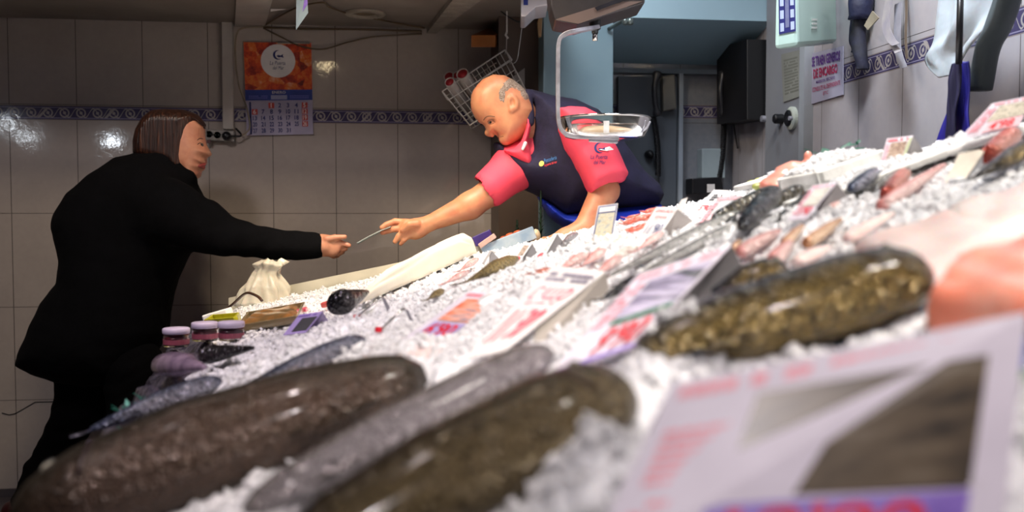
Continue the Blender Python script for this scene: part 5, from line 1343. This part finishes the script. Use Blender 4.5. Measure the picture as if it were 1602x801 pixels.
# short grey hair round the back and side
gh = NT('grey_cropped_hair'); co = gh.node('ShaderNodeTexCoord').outputs['Object']; nn = gh.noise(co, 260, 3, .7)
gh.L(gh.ramp(nn, [(.35, lin('6a5648')), (.5, lin('8f7d70')), (.68, lin('b8aca4'))]), gh.b.inputs['Base Color']); gh.b.inputs['Roughness'].default_value = .8; gh.bump(nn, .8, .004)
soft('hair', [Shell(mb[:2], .0022, [(776, 158), (779, 146), (787, 132), (797, 118), (812, 120), (835, 140), (838, 158), (822, 165), (812, 158), (809, 149), (801, 146), (795, 151), (794, 163), (788, 172), (782, 168)], hd)], .0028, gh.m, man, smooth=1)
hit = face_fn(mbody)
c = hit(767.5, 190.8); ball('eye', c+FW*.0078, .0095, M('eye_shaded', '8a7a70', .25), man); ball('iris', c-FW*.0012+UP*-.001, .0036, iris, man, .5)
lidm = M('lid_brown', '7a4634', .5)
line_on('eyelid', hit, [(762.5, 191), (765.5, 188), (770, 187.6), (774.5, 191)], .0012, .0013, lidm, man)
line_on('eyelid', hit, [(763, 193), (767, 194.2), (773, 193)], .0004, .0009, lidm, man)
line_on('mouth_line', hit, [(779.5, 216.3), (782.5, 214.6), (787.5, 213.2)], .0003, .0009, M('mouth_dark', '5a2420', .5), man)
line_on('eyebrow', hit, [(756.5, 188), (760, 183.5), (766, 181.5), (774, 182.5)], 0, .0014, M('brow_grey', '6a5040', .8), man)
soft('lips', [Cone((780, 216.6, hd-.004), 1.5, (786.5, 213.2, hd-.046), 1.4, k=.003)], .002, lipm, man)
# marks on the clothes
q = Quad(P(918, 243, 2.99), P(966, 243, 2.975), P(966, 212, 2.985), P(918, 212, 3.0))
# marks sit just off the cloth: find it by casting onto the sleeve
def cast_quad(BL, BR, TR, TL, off=.002):
    dg = bpy.context.evaluated_depsgraph_get(); out = []
    for px, py in (BL, BR, TR, TL):
        v = ray(px, py); v = v/np.linalg.norm(v); hit, loc, nrm, i, ob_, mw = SC.ray_cast(dg, Vector(P(px, py, 2.72)), Vector(v))
        out.append(np.array(loc)-v*off if hit else P(px, py, 3.0))
    return out
def on_cloth(o, px0, py0, step=.004):
    """wrap a flat mark onto what lies behind it"""
    dg = bpy.context.evaluated_depsgraph_get(); me = o.data
    for vtx in me.vertices:
        w = o.matrix_world @ vtx.co; v = (w-Vector(C0)).normalized(); st = w-v*.12
        hit, loc, nrm, i, ob_, mw = SC.ray_cast(dg, st, v)
        if hit and (loc-w).length < .14: vtx.co = o.matrix_world.inverted() @ (loc+Vector(nrm)*.0015)
    return o
bpy.context.view_layer.update()
def emblem_on(px, py, w, h, quadpx, fn, nm, d=2.9):
    before = set(bpy.data.objects)
    q = Quad(*[P(x, y, d) for x, y in quadpx]); e = empty(nm, q.at(.5, .5)); e.parent = man; e.matrix_parent_inverse = man.matrix_world.inverted()
    fn(q, e); bpy.context.view_layer.update()
    for o in sorted(set(bpy.data.objects)-before, key=lambda o: o.name):
        if o.type == 'MESH':
            bm_ = o.data
            # hide new marks from their own cast by moving only against cloth: cast list computed first
            wr.append(o)
wr = []
mark_navy = M('logo_navy', '1c2a6a', .6); mark_y = M('logo_yellow', 'd8c860', .6); mark_sky = M('logo_sky', '3a7ab8', .6); mark_r = M('logo_red', 'c8303a', .6)
def f1(q, e):
    logo(q, e, .42, .74, .016, mark_navy)
    G().prism([q.at(.40, .66, .004), q.at(.80, .80, .004), q.at(.95, .66, .004), q.at(.70, .60, .004)], q.n*.0004).build('fish_highlight', papw, e)
emblem_on(0, 0, 0, 0, [(920, 258), (962, 258), (962, 222), (920, 222)], f1, 'shirt_emblem')
def f2(q, e):
    q.disc('round_mark', .12, .55, .008, mark_y, e); q.text('lettering', 'Pescaderia', .28, .55, 1, .85, mark_sky, e); q.text('lettering', 'la puerta del mar', .28, .2, 1, .45, mark_r, e, bold=.02)
emblem_on(0, 0, 0, 0, [(845, 268), (872, 260), (870, 240), (843, 248)], f2, 'vest_emblem')
cloth_objs = [c for c in man.children if c.name.split('.')[0] in ('vest', 'shirt_sleeve')]
from mathutils.bvhtree import BVHTree
dg = bpy.context.evaluated_depsgraph_get(); trees = []
for c in cloth_objs:
    bv = BVHTree.FromObject(c, dg); trees.append((c.matrix_world.copy(), bv))
for o in wr:
    mi = o.matrix_world.inverted()
    layer = {'fish_mark': .0026, 'fish_highlight': .0036, 'lettering': .0022}.get(o.name.split('.')[0], .0016)
    for vt in o.data.vertices:
        w = o.matrix_world @ vt.co; v = (w-Vector(C0)).normalized(); best = None
        for mw, bv in trees:
            im = mw.inverted(); l, n_, i_, d_ = bv.ray_cast(im @ Vector(C0), (im.to_3x3() @ v).normalized())
            if l is not None:
                l = mw @ l
                if best is None or (l-Vector(C0)).length < best: best = (l-Vector(C0)).length
        if best: vt.co = mi @ (Vector(C0)+v*(best-layer))
# the paper handed over
def notef(s, t):
    a = [(559, 381), (577, 371), (595, 362), (612, 355.5)]
    i = s*3; j = min(int(i), 2); fr_ = i-j
    x = a[j][0]*(1-fr_)+a[j+1][0]*fr_; y = a[j][1]*(1-fr_)+a[j+1][1]*fr_
    return P(x+2*(t-.5), y+1.6*(t-.5), HD-.035+.07*t)
g = G().grid(notef, 12, 4); o = g.build('paper_note', M('note_paper', 'b9c4c0', .6, noise=(30, 0)), None, True, solid=.0015)
thing(o, 'folded paper held out between the two people\'s hands', 'paper')

# fish in the scale dish
g = G(); dcw = dc-np.array([0, 0, .034])
dfish = M('dish_fish_pale', 'c9b59c', .3, noise=(30, 0), c2='a89078', coat=.5)
pts = [dcw+RH*(-.07+.16*t)+FH*(.01*math.sin(6*t)) for t in np.linspace(0, 1, 14)]
thing(G().tube(pts, [.018*float(prof('long', t)) for t in np.linspace(0, 1, 14)], 12).build('fish', dfish, smooth=True), 'pale cleaned fish lying in the dish of the hanging scale', 'fish')

# ------------------------------------------------------------------ price cards
def picmat(name, cols, sc=30, dark='2a2620'):
    if name in _M: return _M[name]
    t = NT(name); co = t.node('ShaderNodeTexCoord').outputs['Generated']
    mp = t.node('ShaderNodeMapping'); mp.inputs['Scale'].default_value = (1, 3.2, 2.2); mp.inputs['Rotation'].default_value = (0, 0, .5); t.L(co, mp.inputs[0])
    n = t.noise(mp.outputs[0], sc/10, 4, .6)
    k = len(cols); t.L(t.ramp(n, [(.3+.4*i/(k-1), lin(c)) for i, c in enumerate(cols)]), t.b.inputs['Base Color']); t.b.inputs['Roughness'].default_value = .35
    _M[name] = t.m; return t.m
def card(BLp, BRp, TRp, TLp, dB, dT, lab, deco, m=paper, back=None, group=None, th=.0015, name='price_card', backlen=1.0, bm=pback):
    """tent card: printed front sheet and a plain rear sheet; depths for bottom and top edges"""
    if dB is None: dbl, dbr = dep(S(*BLp)), dep(S(*BRp))
    elif isinstance(dB, tuple): dbl, dbr = dB
    else: dbl = dbr = dB
    dtl, dtr = (dT if isinstance(dT, tuple) else (dbl+dT, dbr+dT))
    BL, BR, TR, TL = P(*BLp, dbl), P(*BRp, dbr), P(*TRp, dtr), P(*TLp, dtl)
    KEEP.extend([(BL, BR, .012), (BL, TL, .014), (BR, TR, .014), ((BL+BR)/2, (TL+TR)/2, .02)])
    q = Quad(BL, BR, TR, TL)
    root = G().prism([BL, BR, TR, TL], -q.n*th).build(name, m); thing(root, lab, 'price card', group)
    if back is not None:
        bl2 = [TL-q.n*th, TR-q.n*th]; bk = [P(*p) for p in back]  # two rear feet
        G().prism([bl2[0], bl2[1], bk[1], bk[0]], -q.n*th).build('rear_sheet', bm, root)
    for li, d_ in enumerate(deco):
        k = d_[0]
        if k == 'r': q.rect(d_[1], *d_[2:6], d_[6], root, off=.0004+.0007*li)
        elif k == 't': q.text(d_[1], d_[2], *d_[3:7], d_[7], root, off=.0012+.0007*li, bold=.02, shear=(d_[8] if len(d_) > 8 else 0))
        elif k == 'b': q.bars(d_[1], *d_[2:6], d_[6], d_[7], root, off=.0006+.0007*li, n=(d_[8] if len(d_) > 8 else 9))
        elif k == 'd': q.disc(d_[1], *d_[2:5], d_[5], root, off=.003)
    return root
pic_brown = picmat('photo_brown_fish', ['241f1a', '4a3f32', '5e5140', '6f6455'], 22)
pic_green = picmat('photo_green_fish', ['20402c', '3a3a44', 'a098b4', 'c8c0d4'], 22)
pic_red = picmat('photo_red_shrimp', ['c83a1e', 'e0805c', 'e8b0a0', '4a6a8a'], 20)
pic_eel = picmat('photo_eel_pile', ['2e2422', '7a5e50', 'b09a88', 'd0b8a8'], 60)
pic_dark = picmat('photo_dark_fish', ['1e221c', '4a4a3e', '8c7c78', '3a4a32'], 40)
pic_grey = picmat('photo_grey_fish', ['6a6a60', 'a8a090', 'd8d0c0', '4e5048'], 40)
# nearest card, huge and blurred
r_ = card((905, 905), (1560, 905), (1608, 488), (1050, 600), (.50, .50), (.56, .56), 'nearest price card, huge and blurred, with a dark brown fish photo',
    [('b', 'header_text', .04, .87, .80, .97, 1, pink, 16), ('b', 'side_text', .05, .42, .24, .72, 6, pink, 4), ('b', 'side_text', .05, .12, .24, .36, 4, pink, 4),
     ('r', 'photo', .27, .33, .90, .84, pic_brown), ('r', 'price_panel', .24, .06, .90, .31, purple),
     ('t', 'price_text', "12'90", .30, .10, .80, .29, red)], back=((1000, 700, .66), (1640, 600, .66)))
q = Quad(P(1530, 640, .535), P(1602, 640, .535), P(1602, 505, .545), P(1530, 530, .545))
for (nm, pts, mm) in [('emblem_green', [(1520, 560), (1512, 590), (1505, 650), (1530, 655), (1560, 610), (1605, 590), (1605, 505), (1560, 515)], M('emblem_green', '6f9a68', .5)),
                      ('emblem_blue', [(1530, 560), (1545, 540), (1606, 525), (1606, 575), (1560, 590), (1535, 588)], M('emblem_blue', '2f55b0', .5))]:
    qq = {'emblem_green': .0, 'emblem_blue': .0015}[nm]
    base = []
    # lie on the card's plane
    BL, BR, TL = P(905, 905, .50), P(1560, 905, .50), P(1050, 600, .56); nn_ = np.cross(BR-BL, TL-BL); nn_ /= np.linalg.norm(nn_)
    if np.dot(nn_, C0-BL) < 0: nn_ = -nn_
    for x, y in pts:
        v = ray(x, y); t_ = np.dot(BL+nn_*(.002+qq)-C0, nn_)/np.dot(v, nn_); base.append(C0+v*t_)
    G().prism(base, nn_*.0006).build(nm, mm, r_)
# leaning tent card, grey side visible
d2 = dep(S(900, 585))
card((855, 592), (992, 545), (1146, 382), (998, 430), (d2, d2+.03), (d2+.10, d2+.13), 'big leaning tent card with green-edged fish photo and grey side',
    [('b', 'header_text', .06, .88, .94, .97, 1, pink, 12), ('b', 'side_text', .04, .40, .22, .84, 7, pink, 3), ('r', 'photo', .26, .42, .95, .84, pic_green), ('r', 'green_rule', .26, .38, .95, .43, M('green_print', '1f6a48', .5)),
     ('t', 'price_text', "9'90", .32, .08, .86, .34, red), ('r', 'foot_strip', 0, 0, 1, .04, purple)], back=((1048, 532, d2+.12), (1186, 468, d2+.22)), bm=M('tent_grey', '8a8686', .7, noise=(6, 0)))
# red handwritten tent
d3 = dep(S(770, 565))
card((726, 562), (790, 548), (948, 425), (865, 415), (d3, d3+.01), (d3+.20, d3+.22), 'tent card with red handwritten price in front of the centre ice',
    [('b', 'header_text', .1, .80, .92, .93, 2, M('grey_violet_ink', '8a8494', .6), 6), ('t', 'handwriting', 'GALLO', .12, .58, .88, .74, pink, .3), ('t', 'handwriting', "11'90", .12, .12, .86, .48, M('pink_red_ink', 'e0566a', .5), .3), ('b', 'dashes', .2, .52, .8, .545, 1, pink, 5)],
    m=papw, back=((828, 560, d3+.03), (955, 462, d3+.25)), bm=M('tent_cream', 'b3aaa0', .7, noise=(6, 0)))
# shrimp photo card
d4 = dep(S(660, 535))
card((630, 530), (695, 536), (800, 462), (735, 455), (d4, d4), (d4+.22, d4+.22), 'card with an orange shrimp photo and a red price lying low',
    [('b', 'header_text', .06, .85, .9, .96, 1, pink, 8), ('r', 'photo', .2, .36, .95, .82, pic_red), ('r', 'price_box', .2, .04, .95, .32, M('violet_grey_print', 'a79ac8', .5)), ('t', 'price_text', "6'90", .26, .07, .9, .29, red), ('r', 'blue_corner', .85, .84, 1, 1, navyi)], back=((715, 520, d4+.1), (800, 480, d4+.25)))
# purple card near the jars
d5 = dep(S(460, 522))
card((443, 524), (478, 520), (505, 487), (468, 492), (d5, d5), (d5+.05, d5+.05), 'small purple tent card with a black picture left of the ice',
    [('r', 'photo', .3, .1, .95, .75, blacki), ('b', 'header_text', .05, .82, .95, .94, 1, purple, 6)], m=M('lilac_card', 'a08cc8', .5, noise=(20, 0)), back=((492, 518, d5+.06), (518, 510, d5+.09)), bm=M('tent_lilac', 'b6a8d0', .6))
# clear clip holders
def clip(px, py, h, lab, s=1):
    p = S(px, py); d = dep(p); k = d/FPX
    g = G().tube([p, p+RT*(40*k)+UP*(40*k)*h], .0022, 6)
    root = g.build('clip_stand', chrome, smooth=True); thing(root, lab, 'clip stand')
    e = p+RT*40*k+UP*40*k*h
    G().prism([e, e+RT*(7*k)-UP*3*k, e+RT*(22*k)-UP*(36*k), e+RT*(14*k)-UP*(33*k)], FW*.003).build('clear_sheet', M('smoky_clear', '9a98a2', .15, tr=.5), root)
    G().lathe(p, [(.001, 0), (.006, .001), (.005, .008), (.001, .009)], n=10).build('red_foot', red, root)
clip(592, 520, .95, 'metal clip stand with a clear sheet and red foot, above the blue fish'); clip(556, 500, .9, 'smaller clip stand with a clear sheet behind the first clip stand')
# mid cards
d6 = dep(S(940, 378))
card((925, 378), (958, 376), (967, 318), (936, 322), (d6, d6), (d6+.015, d6+.015), 'upright card with a blue border and cream picture by the man\'s elbow',
    [('r', 'border_print', .04, .03, .96, .97, M('blue_line', '3a4a8a', .5)), ('r', 'top_panel', .09, .80, .91, .94, papw), ('r', 'photo', .09, .06, .91, .76, picmat('photo_cream_shell', ['b8ac8c', 'd2cab0', '8e9aa4'], 30))], m=papw)
d7 = dep(S(1010, 385))
card((990, 384), (1021, 385), (1060, 326), (1027, 324), (d7, d7), (d7+.05, d7+.05), 'white handwritten card reading LENGUADO ESPAÑA 11\'90',
    [('t', 'handwriting', 'LENGUADO', .06, .86, .95, .95, red, .1), ('t', 'handwriting', 'ESPAÑA', .2, .70, .8, .80, red, .1), ('b', 'dashes', .1, .63, .9, .645, 1, red, 7), ('t', 'handwriting', "11'90", .10, .28, .92, .56, navyi, .25), ('t', 'handwriting', '€/KG', .45, .08, .8, .18, navyi, .1)],
    m=papw, back=((1047, 372, d7+.08), (1084, 345, d7+.12)), bm=M('tent_warm_grey', 'b0a8a4', .7))
d8 = dep(S(1100, 352))
card((1087, 355), (1131, 353), (1166, 306), (1124, 308), (d8, d8), (d8+.06, d8+.06), 'dark bordered price card reading 7\'90 above the long silver fish',
    [('b', 'header_text', .12, .86, .86, .94, 1, pink, 9), ('r', 'photo', .22, .40, .95, .82, pic_dark), ('b', 'side_text', .03, .1, .18, .8, 8, pink, 2), ('r', 'price_box', .28, .05, .95, .37, M('pink_box', 'e8b8c0', .5)), ('t', 'price_text', "7'90", .36, .09, .86, .33, red)], m=M('card_dark_rose', '8a6a6e', .5, noise=(20, 0)), back=((1140, 350, d8+.07), (1178, 325, d8+.12)))
d9 = dep(S(1090, 340))
card((1083, 334), (1105, 334), (1141, 298), (1117, 297), (d9+.03, d9+.03), (d9+.12, d9+.12), 'pale card with red mark just behind the 7\'90 card',
    [('t', 'price_text', "5'90", .15, .1, .9, .35, red), ('b', 'drawing', .3, .5, .9, .8, 3, blacki, 3)], m=papw)
card((1048, 346), (1062, 346), (1076, 309), (1066, 312), (d9, d9), (d9+.05, d9+.05), 'grey back of a small card behind the handwritten card', [], m=M('tent_warm_grey', 'b0a8a4'))
da = dep(S(1250, 345))-.10
card((1233, 344), (1262, 342), (1310, 285), (1272, 290), (da, da), (da+.07, da+.07), 'tent card with slim fish photos and a red price left of the foam boxes',
    [('b', 'header_text', .06, .87, .94, .95, 1, pink, 10), ('r', 'photo', .24, .34, .95, .83, pic_grey), ('b', 'side_text', .04, .1, .2, .8, 8, pink, 2), ('t', 'price_text', "5'90", .3, .06, .9, .30, red)], back=((1280, 340, da+.05), (1330, 312, da+.10)))
db = dep(S(1290, 270))-.03
card((1262, 272), (1278, 268), (1294, 233), (1278, 241), (db, db), (db+.05, db+.05), 'small tent card standing behind the pink livers', [('r', 'photo', .1, .3, .9, .8, pic_red)], back=((1282, 266, db+.03), (1302, 256, db+.07)), bm=M('tent_cool_grey', 'b9bcc2', .6))
dc_ = dep(S(1390, 262))-.13
card((1374, 266), (1410, 262), (1429, 212), (1388, 217), (dc_, dc_), (dc_+.03, dc_+.03), 'price card with a photo of piled eels on the printed foam box',
    [('b', 'header_text', .05, .86, .85, .96, 1, red, 7), ('r', 'photo', .2, .22, .85, .82, pic_eel), ('b', 'side_text', .03, .05, .17, .8, 8, pink, 2), ('r', 'green_strip', .88, .1, .98, .9, M('yellow_green_print', 'a0aa80', .5)), ('t', 'price_text', "6", .3, .03, .45, .18, red)], back=((1420, 262, dc_+.05), (1447, 238, dc_+.08)))
dd_ = dep(S(1530, 225))-.12
card((1500, 218), (1592, 200), (1620, 148), (1552, 162), (dd_, dd_), (dd_+.03, dd_+.03), 'highest price card at the right, reading 4\'98 with a sardine photo',
    [('b', 'header_text', .1, .88, .95, .96, 1, pink, 12), ('r', 'photo', .28, .38, .98, .84, pic_grey), ('b', 'side_text', .05, .1, .24, .8, 8, pink, 3), ('r', 'price_box', .35, .04, .98, .34, M('pink_box', 'e8b8c0')), ('t', 'price_text', "4'98", .42, .07, .86, .31, red)])
de = dep(S(1500, 280))
card((1478, 285), (1508, 283), (1544, 232), (1500, 240), (de, de), (de+.03, de+.03), 'plain cream tent card standing among the pink fillets', [], m=M('cream_card', 'e6dccc', .5, noise=(20, 0)), back=((1514, 283, de+.02), (1553, 268, de+.05)), bm=M('tent_cool_grey', 'b9bcc2'))
df = dep(S(805, 412))
card((800, 411), (812, 411), (833, 380), (820, 379), (df, df), (df+.05, df+.05), 'small tent card with a red mark between the white cloth and the elbow',
    [('r', 'photo', .2, .35, .85, .85, pic_eel), ('d', 'red_mark', .4, .14, .008, red)], m=papw, back=((818, 411, df+.03), (840, 395, df+.07)))
dg_ = dep(S(842, 405))
card((838, 408), (848, 408), (872, 365), (866, 366), (dg_, dg_), (dg_+.05, dg_+.05), 'tall tent card by the man\'s resting hand',
    [('r', 'photo', .2, .35, .85, .85, pic_grey), ('d', 'red_mark', .45, .16, .008, red)], m=papw, back=((853, 403, dg_+.03), (884, 382, dg_+.07)))
dh_ = dep(S(760, 412))
card((754, 412), (758, 413), (770, 392), (766, 392), (dh_, dh_), (dh_+.03, dh_+.03), 'little grey tent card at the right end of the white cloth', [], m=pback, back=((765, 413, dh_+.02), (782, 406, dh_+.05)))

# ------------------------------------------------------------------ far end clutter
def fbox(px, py, w, h, dd, m, lab, cat, name, tilt=.25):
    p = P(px, py, dd); k = dd/FPX; u = RH+np.array([0, 0, tilt]); u /= np.linalg.norm(u); n_ = np.cross(u, FH)
    if n_[2] < 0: n_ = -n_
    o = G().box(p, u*w*k, FH*.07, n_*h*k).build(name, m, bevel=.002); thing(o, lab, cat); return o
trb = M('blue_tray_film', '7f97b0', .25, noise=(20, 0), c2='a9b8c4', coat=.5)
fbox(758, 404, 88, 20, 3.0, trb, 'blue film-covered tray beside the end of the white cloth', 'tray', 'food_tray', .38)
fbox(745, 386, 30, 16, 3.06, M('violet_book', '3a2a78', .4, noise=(20, 0)), 'violet carton at the back left of the blue tray', 'carton', 'small_carton', .45)
fbox(752, 389, 30, 8, 2.99, M('cream_pages', 'c8a8a0', .5, noise=(30, 0)), 'cream paper pad leaning on the violet carton', 'pad', 'paper_pad', .7)
for i, (x, y, r) in enumerate([(790, 372, 7), (800, 368, 8), (812, 364, 8), (824, 366, 7), (778, 378, 6)]):
    d_ = 3.1; o = dot_ball('crab_piece', x, y+3, d_, r*d_/FPX, M('crab_orange', 'b8582c', .4, noise=(80, 0), c2='8a3a20', bump=(120, .8)), None, 1.3, .9)
    thing(o, ['orange crab shell in the row behind the blue tray, second from left', 'orange crab shell in the middle of the row behind the tray', 'orange crab shell second from the right behind the tray', 'orange crab shell at the right end behind the tray', 'orange crab shell at the left end behind the tray'][i], 'shellfish', 'crab shells behind the blue tray')
o = dot_ball('scallop_shell', 838, 370, 3.04, .02, M('shell_cream', 'c2b496', .4, noise=(60, 0)), None, .8, 1.2); thing(o, 'cream scallop shell standing at the right end of the blue tray', 'shell')
o = dot_ball('round_shell', 888, 384, 2.92, .024, M('shell_yellow', 'd9cf9e', .4, noise=(60, 0)), None, 1.1, .7); thing(o, 'pale yellow round shell next to the tall tent card', 'shell')
for px, lab in ((809, 'thin dark green plant spike against the pillar'), (846, 'tall dark green plant spike beside the man\'s apron')):
    g = G(); base_ = P(px, 372, 3.2); 
    for i in range(26):
        a = i*2.4; z = .004*i; ll = .018*(1-i/30)
        b = base_+np.array([0, 0, z*(1.6 if px > 820 else .6)]); u = RH*math.cos(a)+FH*math.sin(a)+np.array([0, 0, .9])
        w = np.cross(u, (0, 0, 1.0)); w /= np.linalg.norm(w)
        g.add([b, b+u*ll*.5+w*ll*.2, b+u*ll, b+u*ll*.5-w*ll*.2], [(0, 1, 2, 3)])
    g.tube([base_-np.array([0, 0, .05]), base_+np.array([0, 0, .1*(1.6 if px > 820 else .6)])], .003, 6)
    thing(g.build('herb_sprig', M('dark_green_leaf', '16321f', .5, noise=(40, 0)), solid=.0006), lab, 'plant')
# prawns
prm = M('prawn_shell', 'c8503c', .3, noise=(60, 0), c2='e08a70', coat=.5)
def prawn_geo(base_, ang, l):
    pts = []; rr = []
    u = RH*math.cos(ang)+FH*math.sin(ang)+np.array([0, 0, .29*math.cos(ang)]); w = np.cross(NRM, u)
    for i in range(9):
        t = i/8; a = t*1.5; pts.append(base_+u*l*math.sin(a)+NRM*l*.45*(1-math.cos(a))*0+w*l*.4*(1-math.cos(a))); rr.append(l*.13*(1-.75*t)*(1 if i else .5))
    return pts, rr, u, w
rp = random.Random(5); cp = S(1003, 362)
pw = None
for i in range(34):
    px = rp.uniform(978, 1030); py = 368-(px-978)*.42+rp.uniform(-9, 8)
    b = S(px, py)+NRM*(.004+.02*rp.random()); pts, rr, u, w = prawn_geo(b, rp.uniform(-.6, .9), rp.uniform(.025, .038))
    o = G().tube(pts, rr, 7).build('prawn', prm, smooth=True)
    thing(o, 'red prawn heaped between the man\'s apron and the handwritten card', 'prawn', 'red prawns in the heap')
    hg = G().tube([pts[0], pts[0]-u*.012+NRM*.006], [.0012, .0004], 5); hg.build('antenna', prm, o)
# pink livers and yellow pieces
livm = M('pink_liver', 'd99a88', .3, noise=(25, 0), c2='c8786a', sss=.3, coat=.6, bump=(30, .4, .005))
lv = S(1235, 292); ld = dep(lv)-.14
soft('fish_liver', [Cone((1200, 290, ld), 12, (1228, 284, ld), 18, k=.02), Cone((1228, 284, ld), 17, (1262, 280, ld+.02), 20, k=.02), Cone((1215, 296, ld-.02), 10, (1250, 296, ld-.03), 14, k=.015), Cone((1255, 275, ld), 14, (1268, 258, ld+.01), 8, k=.012), Cone((1268, 258, ld+.01), 8, (1264, 242, ld+.01), 6, k=.008), Cone((1220, 268, ld+.03), 8, (1240, 262, ld+.02), 10, k=.02)], .0035, livm)
thing(bpy.data.objects['fish_liver'], 'heap of glossy pink monkfish liver in the low foam box', 'seafood')
ym = M('yellow_green_roe', 'a8aa5c', .4, noise=(60, 0), c2='7a8040', bump=(90, .6))
for i, (x, y, r) in enumerate([(1178, 293, 9), (1190, 289, 9), (1200, 284, 7), (1186, 297, 8)]):
    p = S(x, y); d_ = dep(p); o = dot_ball('yellow_shellfish', x, y-5, d_-.08, r*d_/FPX, ym, None, 1.2, .7)
    thing(o, ['leftmost yellow-green shellfish lump in the low foam box', 'yellow-green shellfish lump behind the others in the low box', 'small yellow-green shellfish lump touching the pink liver', 'nearest yellow-green shellfish lump in the low foam box'][i], 'shellfish')
# knife / skewer standing at (1150,290)
thing(G().tube([P(1142, 312, 2.35), P(1158, 286, 2.38)], .0022, 6).build('metal_skewer', chrome, smooth=True), 'thin metal skewer sticking up behind the pale card', 'skewer')
# tap-like clamp at (970,35)
g = G().tube([on_y(952, 46, 3.595), on_y(958, 42, 3.58), P(975, 32, 3.5), P(986, 32, 3.5)], .008, 8)
for x in (978, 986): g.lathe(P(x, 34, 3.5), [(.008, -.012), (.012, -.008), (.012, .008), (.008, .012)], n=12)
thing(g.build('pipe_clamp', M('clamp_steel', '7d8a88', .3, me=.7, noise=(30, 0)), smooth=True), 'small metal clamp at the top corner of the blue-grey partition', 'clamp')
# ------------------------------------------------------------------ loose ice, kept off the fish and the cards
KA = np.array([k[0] for k in KEEP]); KB = np.array([k[1] for k in KEEP]); KR = np.array([k[2] for k in KEEP])
def pick_loose(r):
    for _ in range(12):
        p = pick_bed(r); ab = KB-KA; t = np.clip(((p-KA)*ab).sum(1)/((ab*ab).sum(1)+1e-9), 0, 1)
        if (np.linalg.norm(p-(KA+t[:, None]*ab), axis=1) > KR).all(): return p
    return p-np.array([0, 0, .03])
ice_chunks('loose_ice', 24000, pick_loose, .004, .011, 'loose crushed ice pieces lying over the ice bed', 1)
